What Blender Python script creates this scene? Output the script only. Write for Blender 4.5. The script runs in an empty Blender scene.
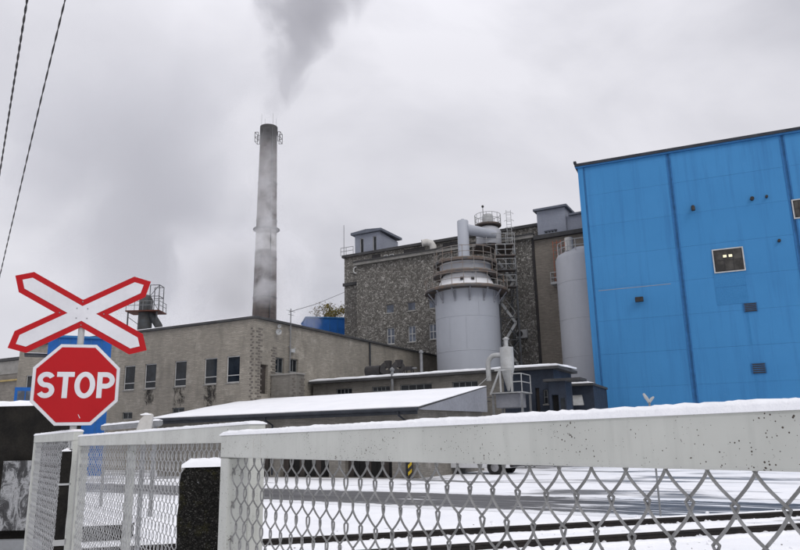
import bpy, bmesh, math, random
from mathutils import Vector, Matrix, noise as mnoise
R = math.radians
rnd = random.Random(7)
scene = bpy.context.scene
COL = scene.collection

# ------------------------------------------------------------------ camera
F, PITCH, ROLL, EYE = 700.0, R(13.2), R(-1.2), 1.6
cam_d = bpy.data.cameras.new('camera'); cam = bpy.data.objects.new('camera', cam_d); COL.objects.link(cam)
cam_d.sensor_width = 36; cam_d.lens = 36 * F / 800; cam_d.clip_start = 0.05; cam_d.clip_end = 3000
RM = Matrix.Rotation(R(90) + PITCH, 3, 'X') @ Matrix.Rotation(ROLL, 3, 'Z')
cam.matrix_world = Matrix.Translation((0, 0, EYE)) @ RM.to_4x4()
scene.camera = cam

# ------------------------------------------------------------------ sky
world = bpy.data.worlds.new('World'); scene.world = world; world.use_nodes = True
wt = world.node_tree; wt.nodes.clear()
SUN_EL, SUN_AZ = R(42), R(150)
def wn(t, **k):
    n = wt.nodes.new(t)
    for a, b in k.items(): setattr(n, a, b)
    return n
def wl(a, b): wt.links.new(a, b)
sky = wn('ShaderNodeTexSky', sky_type='NISHITA', sun_disc=False, sun_elevation=SUN_EL, sun_rotation=SUN_AZ)
bg1 = wn('ShaderNodeBackground'); bg1.inputs[1].default_value = 0.06; wl(sky.outputs[0], bg1.inputs[0])
tc = wn('ShaderNodeTexCoord')
mp = wn('ShaderNodeMapping'); mp.inputs['Scale'].default_value = (1, 1, 1.7); mp.inputs['Location'].default_value = (.55, .2, .35); wl(tc.outputs['Generated'], mp.inputs[0])
nz = wn('ShaderNodeTexNoise'); nz.inputs['Scale'].default_value = 2.3; nz.inputs['Detail'].default_value = 7; nz.inputs['Roughness'].default_value = .5; nz.inputs['Distortion'].default_value = .35; wl(mp.outputs[0], nz.inputs[0])
rp = wn('ShaderNodeValToRGB'); wl(nz.outputs[0], rp.inputs[0])
rp.color_ramp.elements[0].position = .36; rp.color_ramp.elements[0].color = (.525, .525, .575, 1)
rp.color_ramp.elements[1].position = .64; rp.color_ramp.elements[1].color = (.75, .745, .795, 1)
sx = wn('ShaderNodeSeparateXYZ'); wl(tc.outputs['Generated'], sx.inputs[0])
cl = wn('ShaderNodeClamp'); wl(sx.outputs[2], cl.inputs[0])
mr = wn('ShaderNodeMapRange'); wl(cl.outputs[0], mr.inputs[0]); mr.inputs[3].default_value = 1.10; mr.inputs[4].default_value = 1.45
# overcast: pale at the horizon, a little greyer at 20-30 degrees, bright overhead
rp2 = wn('ShaderNodeValToRGB'); wl(cl.outputs[0], rp2.inputs[0])
els = rp2.color_ramp.elements
els[0].position = 0; els[0].color = (.62, .62, .62, 1); els[1].position = 1; els[1].color = (1, 1, 1, 1)
e = els.new(.25); e.color = (.55, .55, .55, 1); e = els.new(.5); e.color = (.60, .60, .60, 1)
mm = wn('ShaderNodeVectorMath', operation='MULTIPLY'); wl(rp.outputs[0], mm.inputs[0]); wl(rp2.outputs[0], mm.inputs[1])
bg2 = wn('ShaderNodeBackground'); bg2.inputs[1].default_value = 1.84; wl(mm.outputs[0], bg2.inputs[0])
mx = wn('ShaderNodeMixShader'); mx.inputs[0].default_value = .95; wl(bg1.outputs[0], mx.inputs[1]); wl(bg2.outputs[0], mx.inputs[2])
wo = wn('ShaderNodeOutputWorld'); wl(mx.outputs[0], wo.inputs[0])

# ------------------------------------------------------------------ sun, exposure
sd = bpy.data.lights.new('sun', 'SUN'); sd.energy = .85; sd.angle = R(25); sd.color = (1, .97, .93)
so = bpy.data.objects.new('sun', sd); COL.objects.link(so)
sdir = Vector((math.sin(SUN_AZ) * math.cos(SUN_EL), math.cos(SUN_AZ) * math.cos(SUN_EL), math.sin(SUN_EL)))
so.rotation_euler = sdir.to_track_quat('Z', 'Y').to_euler(); so.location = (0, -20, 60)
vs = scene.view_settings; vs.view_transform = 'Standard'; vs.look = 'None'; vs.exposure = 0.08; vs.gamma = 1; vs.use_curve_mapping = False
scene.cycles.use_denoising = True; scene.cycles.max_bounces = 6; scene.cycles.volume_bounces = 3
scene.cycles.transparent_max_bounces = 16; scene.cycles.use_adaptive_sampling = True; scene.cycles.adaptive_threshold = 0.015

# ------------------------------------------------------------------ photo pixel -> place
def ray(px, py): return (RM @ Vector(((px - 400) / F, (275 - py) / F, -1)))
def P_y(px, py, Y): d = ray(px, py); t = Y / d.y; return Vector((d.x * t, Y, EYE + d.z * t))
def P_z(px, py, z=0.0): d = ray(px, py); t = (z - EYE) / d.z; return Vector((d.x * t, d.y * t, z))
def P_line(px, py, o, u):           # vertical plane through o along horizontal direction u
    d = ray(px, py); n = Vector((-u[1], u[0])); t = (n.x * o[0] + n.y * o[1]) / (n.x * d.x + n.y * d.y)
    return Vector((d.x * t, d.y * t, EYE + d.z * t))
class Frame:                         # local x along the facade (to the right), local y into the depth
    def __init__(s, o, th): s.o = Vector((o[0], o[1])); s.th = th; s.u = Vector((math.cos(th), math.sin(th))); s.v = Vector((-math.sin(th), math.cos(th)))
    def L(s, p): q = Vector((p[0], p[1])) - s.o; return Vector((q.dot(s.u), q.dot(s.v), p[2]))
    def front(s, px, py, y=0.0): q = s.o + s.v * y; p = s.L(P_line(px, py, q, s.u)); return p.x, p.z
    def side(s, px, py, x=0.0): q = s.o + s.u * x; p = s.L(P_line(px, py, q, s.v)); return p.y, p.z
    def W(s, x, y, z=0): q = s.o + s.u * x + s.v * y; return Vector((q.x, q.y, z))

# ------------------------------------------------------------------ materials
def newmat(name):
    m = bpy.data.materials.new(name); m.use_nodes = True; nt = m.node_tree; b = nt.nodes['Principled BSDF']; return m, nt, b
class N:
    def __init__(s, nt): s.nt = nt
    def n(s, t, ins=None, **k):
        x = s.nt.nodes.new(t)
        for a, b in k.items(): setattr(x, a, b)
        for a, b in (ins or {}).items():
            if hasattr(b, 'is_linked') or isinstance(b, bpy.types.NodeSocket): s.nt.links.new(b, x.inputs[a])
            else: x.inputs[a].default_value = b
        return x
    def noise(s, vec, scale, detail=4, rough=.55, dist=0): return s.n('ShaderNodeTexNoise', {'Vector': vec, 'Scale': scale, 'Detail': detail, 'Roughness': rough, 'Distortion': dist}).outputs['Fac']
    def ramp(s, fac, stops, interp='LINEAR'):
        x = s.n('ShaderNodeValToRGB', {'Fac': fac}); cr = x.color_ramp; cr.interpolation = interp
        while len(cr.elements) < len(stops): cr.elements.new(.5)
        for e, (p, c) in zip(cr.elements, stops):
            e.position = p; e.color = (c, c, c, 1) if not hasattr(c, '__len__') else (*c, 1)
        return x.outputs[0]
    def mix(s, fac, a, b, mode='MIX'):
        x = s.n('ShaderNodeMix', data_type='RGBA', blend_type=mode)
        for sock, v in ((x.inputs[0], fac), (x.inputs[6], a), (x.inputs[7], b)):
            if isinstance(v, bpy.types.NodeSocket): s.nt.links.new(v, sock)
            else: sock.default_value = v if not hasattr(v, '__len__') else (*v, 1)
        return x.outputs[2]
    def math(s, op, a, b=0.0, c=0.0):
        x = s.n('ShaderNodeMath', operation=op)
        for i, v in enumerate((a, b, c)):
            if isinstance(v, bpy.types.NodeSocket): s.nt.links.new(v, x.inputs[i])
            else: x.inputs[i].default_value = v
        return x.outputs[0]
    def bump(s, h, strength, dist=.02): return s.n('ShaderNodeBump', {'Height': h, 'Strength': strength, 'Distance': dist}).outputs[0]
    def obj(s): return s.n('ShaderNodeTexCoord').outputs['Object']
    def pos(s): return s.n('ShaderNodeNewGeometry').outputs['Position']
    def scale(s, vec, sc): return s.n('ShaderNodeMapping', {'Vector': vec, 'Scale': sc}).outputs[0]
def lk(nt, a, b): nt.links.new(a, b)

def plain(name, c1, c2=None, scale=3.0, rough=.7, bump=.2, metal=0.0, world=False, streak=False, spec=.25, fine=.35):
    m, nt, b = newmat(name); n = N(nt); v = n.pos() if world else n.obj()
    c2 = c2 or tuple(x * .7 for x in c1)
    a = n.noise(n.scale(v, (1, 1, .25)) if streak else v, scale, 5, .6); f = n.noise(v, scale * 9, 4, .6)
    c = n.mix(n.ramp(a, [(.35, 0), (.68, 1)]), c1, c2)
    c = n.mix(n.math('MULTIPLY', n.ramp(f, [(.4, 0), (.75, 1)]), fine), c, tuple(x * .6 for x in c1))
    lk(nt, c, b.inputs['Base Color'])
    rr = n.ramp(f, [(.3, max(.03, rough - .12)), (.7, min(1, rough + .12))]); lk(nt, rr, b.inputs['Roughness'])
    b.inputs['Metallic'].default_value = metal; b.inputs['Specular IOR Level'].default_value = spec
    if bump: lk(nt, n.bump(f, bump, .01), b.inputs['Normal'])
    return m
def brick(name, c1, c2, mortar, bw=.25, bh=.075, stain=.5, scale=1.0, white=None):
    m, nt, b = newmat(name); n = N(nt); v = n.obj()
    s = n.n('ShaderNodeSeparateXYZ', {0: v}); u = n.math('ADD', s.outputs[0], s.outputs[1])
    w = n.n('ShaderNodeCombineXYZ', {0: u, 1: s.outputs[2]}).outputs[0]
    bt = n.n('ShaderNodeTexBrick', {'Vector': w, 'Color1': (*c1, 1), 'Color2': (*c2, 1), 'Mortar': (*mortar, 1), 'Scale': 1.0, 'Mortar Size': .008, 'Mortar Smooth': .3, 'Bias': 0.0, 'Brick Width': bw, 'Row Height': bh})
    big = n.noise(v, .5 * scale, 6, .65); mid = n.noise(n.scale(v, (1, 1, .35)), 1.6 * scale, 6, .65); fine = n.noise(v, 14, 4, .7)
    rows = n.noise(n.scale(w, (.9, 5.5, 1)), 1.7, 4, .75)
    c = n.mix(n.ramp(rows, [(.38, 0), (.62, .9)]), bt.outputs['Color'], tuple(x * .5 for x in c1))
    c = n.mix(n.math('MULTIPLY', n.ramp(big, [(.42, 0), (.66, 1)]), stain), c, tuple(x * .45 for x in c1))
    c = n.mix(n.math('MULTIPLY', n.ramp(mid, [(.5, 0), (.72, 1)]), stain), c, tuple(x * .38 for x in c2))
    if white: c = n.mix(n.ramp(n.noise(v, .8, 6, .7), [(.55, 0), (.7, .55)]), c, white)
    c = n.mix(n.ramp(fine, [(.35, .35), (.62, 0)]), c, tuple(x * .5 for x in c1))
    lk(nt, c, b.inputs['Base Color']); b.inputs['Roughness'].default_value = .9
    h = n.math('ADD', n.math('MULTIPLY', bt.outputs['Fac'], -1), n.math('MULTIPLY', fine, .8))
    lk(nt, n.bump(h, .5, .012), b.inputs['Normal']); return m
def rubble(name, scale=6.0):
    m, nt, b = newmat(name); n = N(nt); v = n.obj()
    wv = n.n('ShaderNodeVectorMath', {0: v, 1: n.n('ShaderNodeVectorMath', {0: n.n('ShaderNodeTexNoise', {'Vector': v, 'Scale': 2.5, 'Detail': 3}).outputs['Color'], 3: .5}, operation='SCALE').outputs[0]}, operation='ADD').outputs[0]
    vo = n.n('ShaderNodeTexVoronoi', {'Vector': wv, 'Scale': scale}); ve = n.n('ShaderNodeTexVoronoi', {'Vector': wv, 'Scale': scale}, feature='DISTANCE_TO_EDGE')
    sep = n.n('ShaderNodeSeparateColor', {0: vo.outputs['Color']}).outputs[0]
    c = n.ramp(sep, [(0, (.15, .14, .125)), (.3, (.23, .218, .195)), (.6, (.32, .305, .275)), (1, (.52, .50, .46))])
    c = n.mix(n.ramp(n.noise(v, 9, 5, .7), [(.35, .35), (.6, 0)]), c, (.06, .055, .05))
    c = n.mix(n.ramp(ve.outputs[0], [(.03, .9), (.12, 0)]), c, (.085, .08, .072))
    big = n.noise(v, .25, 6, .6); c = n.mix(n.ramp(big, [(.42, 0), (.7, .25)]), c, (.10, .095, .085))
    lk(nt, c, b.inputs['Base Color']); b.inputs['Roughness'].default_value = .95
    lk(nt, n.bump(n.ramp(ve.outputs[0], [(0, 0), (.25, 1)]), 1.0, .06), b.inputs['Normal']); return m
def snowmat(name, dirt=0.0):
    m, nt, b = newmat(name); n = N(nt); v = n.pos()
    c = n.mix(n.ramp(n.noise(v, .6, 6, .6), [(.4, 0), (.7, 1)]), (.90, .905, .92), (.84, .85, .875))
    if dirt: c = n.mix(n.ramp(n.noise(v, 30, 4, .7), [(.66, 0), (.74, dirt)]), c, (.12, .11, .10))
    lk(nt, c, b.inputs['Base Color']); b.inputs['Roughness'].default_value = .75; b.inputs['Specular IOR Level'].default_value = .25
    b.inputs['Subsurface Weight'].default_value = 0.0
    h = n.math('ADD', n.noise(v, 3, 5, .6), n.math('MULTIPLY', n.noise(v, 90, 5, .75), .10)); lk(nt, n.bump(h, .6, .05), b.inputs['Normal']); return m
def railpaint(name, base=(.50, .51, .47), chips=.6):
    m, nt, b = newmat(name); n = N(nt); v = n.pos()
    c = n.mix(n.ramp(n.noise(v, 5, 5, .6), [(.35, 0), (.7, 1)]), base, tuple(x * .82 for x in base))
    c = n.mix(n.ramp(n.noise(n.scale(v, (1, 1, .12)), 45, 4, .6), [(.52, 0), (.75, .4)]), c, tuple(x * .68 for x in base))
    msk = n.ramp(n.noise(v, 10, 5, .7), [(.40, .25), (.62, 1)])
    vd = n.n('ShaderNodeTexVoronoi', {'Vector': v, 'Scale': 300.0}); vr_ = n.n('ShaderNodeSeparateColor', {0: vd.outputs['Color']}).outputs[0]; rad = n.math('MULTIPLY', n.ramp(vr_, [(.50, 0), (1, 1)]), n.math('MULTIPLY', msk, .40)); fine = n.math('MULTIPLY', n.math('LESS_THAN', vd.outputs['Distance'], rad), 1.0); mid = n.ramp(n.noise(v, 75, 5, .7), [(.655, 0), (.68, 1)])
    ch = n.math('MINIMUM', n.math('MULTIPLY', n.math('ADD', fine, n.math('MULTIPLY', mid, n.math('GREATER_THAN', msk, .5))), chips * 1.6), 1.0)
    rust = n.mix(n.noise(v, 120, 3), (.03, .026, .022), (.075, .05, .032))
    c = n.mix(ch, c, rust)
    run = n.math('MULTIPLY', n.ramp(n.noise(n.scale(v, (1, 1, .10)), 38, 5, .7), [(.60, 0), (.72, .5)]), n.ramp(n.noise(v, 4.0, 3, .6), [(.48, 0), (.62, 1)])); c = n.mix(run, c, (.22, .16, .11))
    moss = n.math('MULTIPLY', n.ramp(n.noise(v, 17, 3, .6), [(.70, 0), (.735, 1)]), .7); c = n.mix(moss, c, (.07, .085, .02))
    lk(nt, c, b.inputs['Base Color']); lk(nt, n.ramp(ch, [(0, .42), (1, .9)]), b.inputs['Roughness'])
    h = n.math('ADD', n.math('MULTIPLY', ch, -1), n.math('MULTIPLY', n.noise(v, 35, 3), .35)); lk(nt, n.bump(h, .35, .0015), b.inputs['Normal']); return m
def bluepanel(name):
    m, nt, b = newmat(name); n = N(nt); v = n.pos(); oi = n.n('ShaderNodeObjectInfo').outputs['Random']
    base = n.mix(oi, (.042, .212, .455), (.048, .226, .478))
    c = n.mix(n.ramp(n.noise(v, .22, 5, .6), [(.35, 0), (.7, .5)]), base, (.032, .182, .405))
    c = n.mix(n.ramp(n.noise(n.scale(v, (1, 1, .06)), 1.8, 5, .65), [(.48, 0), (.76, .5)]), c, (.022, .12, .30))
    c = n.mix(n.ramp(n.noise(v, 2.4, 6, .75), [(.60, 0), (.80, .35)]), c, (.085, .25, .49))
    lk(nt, c, b.inputs['Base Color']); b.inputs['Roughness'].default_value = .62; b.inputs['Specular IOR Level'].default_value = .3
    lk(nt, n.bump(n.noise(v, 1.2, 3), .25, .02), b.inputs['Normal']); return m
def glassmat(name, c=(.009, .011, .013)):
    m, nt, b = newmat(name); n = N(nt); v = n.pos()
    lk(nt, n.mix(n.ramp(n.noise(v, 1.5, 4), [(.4, 0), (.65, 1)]), c, tuple(x * 2.4 for x in c)), b.inputs['Base Color']); b.inputs['Roughness'].default_value = .12; b.inputs['Specular IOR Level'].default_value = .28
    lk(nt, n.bump(n.noise(v, 2.2, 2), .12, .02), b.inputs['Normal']); return m
def groundmat():
    m, nt, b = newmat('snowy_yard'); n = N(nt); v = n.pos()
    rot = n.n('ShaderNodeMapping', {'Vector': v, 'Rotation': (0, 0, R(36)), 'Scale': (1, 1, 1)}).outputs[0]
    snow = n.mix(n.ramp(n.noise(v, .9, 6, .6), [(.4, 0), (.7, 1)]), (.90, .905, .92), (.83, .84, .87))
    str1 = n.noise(n.scale(rot, (.22, .6, 1)), .8, 6, .6, .6)
    s = n.n('ShaderNodeSeparateXYZ', {0: rot})
    far = n.ramp(n.math('MULTIPLY', n.math('SUBTRACT', s.outputs[1], 15.5), .5), [(0, 0), (1, 1)])
    msk = n.math('MULTIPLY', n.ramp(str1, [(.52, 0), (.62, .85)]), far)
    c = n.mix(msk, snow, (.06, .06, .063))
    dots = n.ramp(n.noise(v, 9, 3, .6), [(.70, 0), (.73, .5)])
    c = n.mix(dots, c, (.10, .085, .06))
    lk(nt, c, b.inputs['Base Color']); lk(nt, n.ramp(msk, [(0, .8), (1, .35)]), b.inputs['Roughness'])
    b.inputs['Specular IOR Level'].default_value = .3
    h = n.math('ADD', n.noise(v, 1.3, 5, .6), n.math('MULTIPLY', n.noise(v, 25, 4, .7), .12)); lk(nt, n.bump(h, .5, .08), b.inputs['Normal']); return m
def aggregate():
    m, nt, b = newmat('mossy_aggregate'); n = N(nt); v = n.pos()
    vo = n.n('ShaderNodeTexVoronoi', {'Vector': v, 'Scale': 330.0}); q = n.n('ShaderNodeSeparateColor', {0: vo.outputs['Color']}).outputs[0]
    c = n.ramp(q, [(0, (.006, .006, .0055)), (.6, (.014, .0135, .012)), (.9, (.035, .034, .03)), (1, (.10, .098, .09))])
    c = n.mix(n.ramp(n.noise(v, 16, 5, .7), [(.55, 0), (.68, .7)]), c, (.040, .038, .012))
    c = n.mix(n.ramp(n.noise(v, 70, 4, .7), [(.68, 0), (.72, .8)]), c, (.55, .56, .58))
    lk(nt, c, b.inputs['Base Color']); b.inputs['Roughness'].default_value = .95; b.inputs['Specular IOR Level'].default_value = .12
    lk(nt, n.bump(n.math('ADD', vo.outputs['Distance'], n.noise(v, 40, 5, .7)), 1.0, .006), b.inputs['Normal']); return m
def boardmat():
    m, nt, b = newmat('peeling_board'); n = N(nt); v = n.pos()
    a = n.noise(n.scale(v, (1, 1, .45)), 9, 8, .75, .8); f = n.noise(v, 60, 4, .7)
    c = n.ramp(a, [(.40, (.025, .025, .026)), (.47, (.06, .06, .062)), (.50, (.20, .205, .21)), (.58, (.34, .345, .35)), (.63, (.10, .10, .10))])
    c = n.mix(n.ramp(f, [(.5, 0), (.7, .6)]), c, (.04, .04, .04)); lk(nt, c, b.inputs['Base Color']); b.inputs['Roughness'].default_value = .8
    lk(nt, n.bump(a, .6, .01), b.inputs['Normal']); return m
def roadmat():
    m, nt, b = newmat('wet_asphalt'); n = N(nt); v = n.obj()
    t = n.noise(n.scale(v, (.05, 1.7, 1)), 1.5, 5, .6, .2)
    c = n.mix(n.ramp(t, [(.38, 0), (.62, 1)]), (.05, .05, .054), (.12, .12, .125))
    sl = n.noise(n.scale(v, (.16, 1.3, 1)), 1.7, 6, .65, .3); s = n.n('ShaderNodeSeparateXYZ', {0: v})
    more = n.ramp(n.math('MULTIPLY', n.math('ADD', s.outputs[0], 1.0), .12), [(0, .0), (.35, .03), (1, .08)])
    msk = n.ramp(n.math('ADD', sl, more), [(.60, 0), (.67, .9)])
    ed = n.math('ABSOLUTE', s.outputs[1]); edge = n.ramp(n.math('ADD', n.math('MULTIPLY', ed, .41), n.math('MULTIPLY', n.noise(v, 2.5, 5, .7), .35)), [(.86, 0), (.93, 1)])
    c = n.mix(n.math('MAXIMUM', msk, edge), c, (.86, .87, .89))
    lk(nt, c, b.inputs['Base Color']); b.inputs['Roughness'].default_value = .45
    lk(nt, n.bump(n.noise(v, 40, 4, .7), .3, .01), b.inputs['Normal']); return m
def chimneymat():
    m, nt, b = newmat('chimney_brick'); n = N(nt); v = n.obj(); s = n.n('ShaderNodeSeparateXYZ', {0: v}); z = s.outputs[2]
    ang = n.math('ARCTAN2', s.outputs[1], s.outputs[0]); w = n.n('ShaderNodeCombineXYZ', {0: n.math('MULTIPLY', ang, 1.6), 1: z}).outputs[0]
    bt = n.n('ShaderNodeTexBrick', {'Vector': w, 'Color1': (.075, .060, .055, 1), 'Color2': (.135, .108, .098, 1), 'Mortar': (.12, .11, .10, 1), 'Scale': 1.0, 'Mortar Size': .02, 'Brick Width': .7, 'Row Height': .28})
    c = n.mix(n.ramp(n.noise(n.scale(v, (1, 1, .4)), .9, 6, .7), [(.4, 0), (.65, .8)]), bt.outputs[0], (.075, .065, .062))
    zz = n.math('MULTIPLY', n.math('ADD', z, n.math('MULTIPLY', n.noise(v, 2.0, 3), .3)), 1 / 50.)
    band = n.ramp(zz, [(0, 0), (26.3 / 50, 0), (26.5 / 50, 1), (28.6 / 50, 1), (28.8 / 50, 0)])
    c = n.mix(n.math('MULTIPLY', band, n.ramp(n.noise(v, 3.0, 5, .7), [(.3, .95), (.7, .55)])), c, (.50, .49, .48))
    soot = n.ramp(zz, [(40.0 / 50, 0), (43 / 50, .9)]); c = n.mix(soot, c, (.02, .02, .02))
    lk(nt, c, b.inputs['Base Color']); b.inputs['Roughness'].default_value = .9; return m

M = {
 'brickA': brick('grey_silicate_brick', (.41, .375, .315), (.33, .30, .25), (.13, .12, .105), stain=.6, white=(.50, .465, .40)),
 'brickA2': brick('dark_side_brick', (.30, .275, .24), (.26, .235, .205), (.16, .15, .135), stain=.5),
 'brickC': brick('garage_brick', (.30, .28, .245), (.24, .225, .20), (.13, .125, .115), stain=.6, white=(.42, .40, .37)),
 'brickB': brick('brown_brick', (.32, .285, .24), (.27, .24, .20), (.19, .17, .15), stain=.4),
 'quoin': plain('dark_quoin', (.10, .09, .08), (.20, .18, .16), 3, .9),
 'rubble': rubble('rubble_stone'),
 'snow': snowmat('snow'), 'snowd': snowmat('dirty_snow', .5), 'ground': groundmat(), 'road': roadmat(),
 'rail': railpaint('flaking_gate_paint'), 'post': railpaint('flaking_post_paint', (.44, .45, .42), .4),
 'wire': plain('galvanised_wire', (.31, .31, .305), (.17, .17, .165), 25, .5, .2, metal=.2),
 'wire2': plain('frosted_wire', (.46, .465, .465), (.27, .27, .27), 25, .6, .2),
 'blue': bluepanel('blue_cladding'), 'bluetrim': plain('blue_trim', (.030, .155, .38), None, 2, .5), 'bluejoint': plain('blue_joint', (.028, .135, .32), None, 2, .6),
 'bluepatch': plain('blue_stained', (.035, .186, .41), (.041, .20, .43), 1.5, .6),
 'bluebox': plain('blue_sheet', (.012, .115, .40), (.010, .09, .32), 1.2, .5, .1),
 'dkblue': plain('slate_blue_paint', (.036, .046, .066), (.024, .030, .044), 1.5, .7),
 'gable': plain('grey_blue_sheet', (.27, .278, .305), (.23, .237, .26), .8, .6),
 'silo': plain('silo_grey_paint', (.40, .42, .46), (.36, .378, .415), .3, .5, .03, streak=True, fine=.06),
 'silo2': plain('tank_grey_paint', (.42, .43, .455), (.35, .36, .385), .3, .5, .03, streak=True, fine=.08),
 'pent': plain('penthouse_render', (.27, .29, .34), (.22, .235, .28), .6, .8), 'pentdk': plain('penthouse_dark', (.15, .165, .20), None, .8, .8),
 'steel': plain('grey_steel', (.24, .25, .26), (.15, .15, .15), 2, .55), 'dksteel': plain('dark_steel', (.085, .095, .105), (.06, .055, .05), 2, .6), 'steelw': plain('pale_steel', (.45, .46, .46), (.33, .33, .32), 2, .55),
 'deck': plain('dark_deck', (.09, .095, .10), (.17, .12, .09), 2.2, .7), 'railrust': plain('rusting_rail', (.30, .30, .29), (.22, .14, .09), 1.3, .65), 'rustst': plain('rusty_steel', (.26, .17, .11), (.30, .30, .30), 1.6, .75), 'orange': plain('red_lead_paint', (.42, .13, .07), (.30, .16, .12), 2, .7),
 'black': plain('black_metal', (.025, .025, .027), (.045, .04, .038), 3, .6), 'roofing': plain('bitumen_roofing', (.05, .05, .052), (.08, .08, .08), 1, .85),
 'gutter': plain('dark_gutter', (.022, .026, .034), (.04, .045, .055), 2, .45),
 'conc': plain('concrete', (.30, .29, .27), (.20, .195, .18), 2, .9), 'wconc': plain('pale_concrete', (.42, .41, .38), (.30, .29, .27), 2, .9),
 'dkconc': plain('tarred_concrete', (.012, .0115, .011), (.024, .022, .019), 6, .9, 1.0, spec=.1), 'mossconc': aggregate(),
 'notice': boardmat(), 'frame': plain('window_frame_white', (.55, .55, .54), (.42, .42, .41), 3, .6),
 'framed': plain('window_frame_grey', (.26, .27, .27), None, 3, .6), 'glass': glassmat('dark_glass'), 'glassl': glassmat('pale_glass', (.07, .08, .10)),
 'glassb': glassmat('brown_grey_glass', (.030, .028, .025)), 'void': plain('dark_opening', (.010, .010, .010), (.016, .015, .014), 2, .9, 0), 'door': plain('dark_brown_door', (.035, .03, .027), (.06, .05, .045), 2, .8),
 'red': plain('sign_red', (.40, .006, .010), (.36, .006, .010), 1.2, .42, .03, spec=.2, fine=.12), 'white': plain('sign_white', (.64, .64, .66), (.56, .56, .58), 3, .4, .03, fine=.15),
 'signback': plain('sign_aluminium', (.35, .36, .37), None, 4, .45, .05, metal=.5), 'chim': chimneymat(),
 'railsteel': plain('rail_steel', (.014, .0125, .012), (.026, .021, .018), 5, .6), 'yellow': plain('hazard_yellow', (.60, .42, .03), None, 6, .6),
 'yellowpipe': plain('gas_pipe_yellow', (.45, .34, .14), None, 4, .6), 'carpaint': plain('white_car_paint', (.62, .63, .64), (.56, .57, .58), 2, .3, .02),
 'rubber': plain('rubber', (.018, .018, .018), None, 9, .8), 'hub': plain('wheel_steel', (.30, .30, .31), None, 9, .4, metal=.6),
 'lampred': plain('red_lens', (.35, .02, .02), None, 9, .2), 'lampclr': plain('clear_lens', (.6, .6, .6), None, 9, .15), 'insul': plain('white_insulation', (.60, .59, .56), (.45, .43, .40), 1.5, .7),
 'bark': plain('bark', (.09, .07, .05), None, 6, .9), 'leafy': plain('yellowing_leaves', (.20, .14, .03), (.08, .085, .025), .9, .8, 0, world=True), 'rustred': plain('rust_red_door', (.13, .045, .03), (.09, .035, .025), 2, .8),
}

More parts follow.
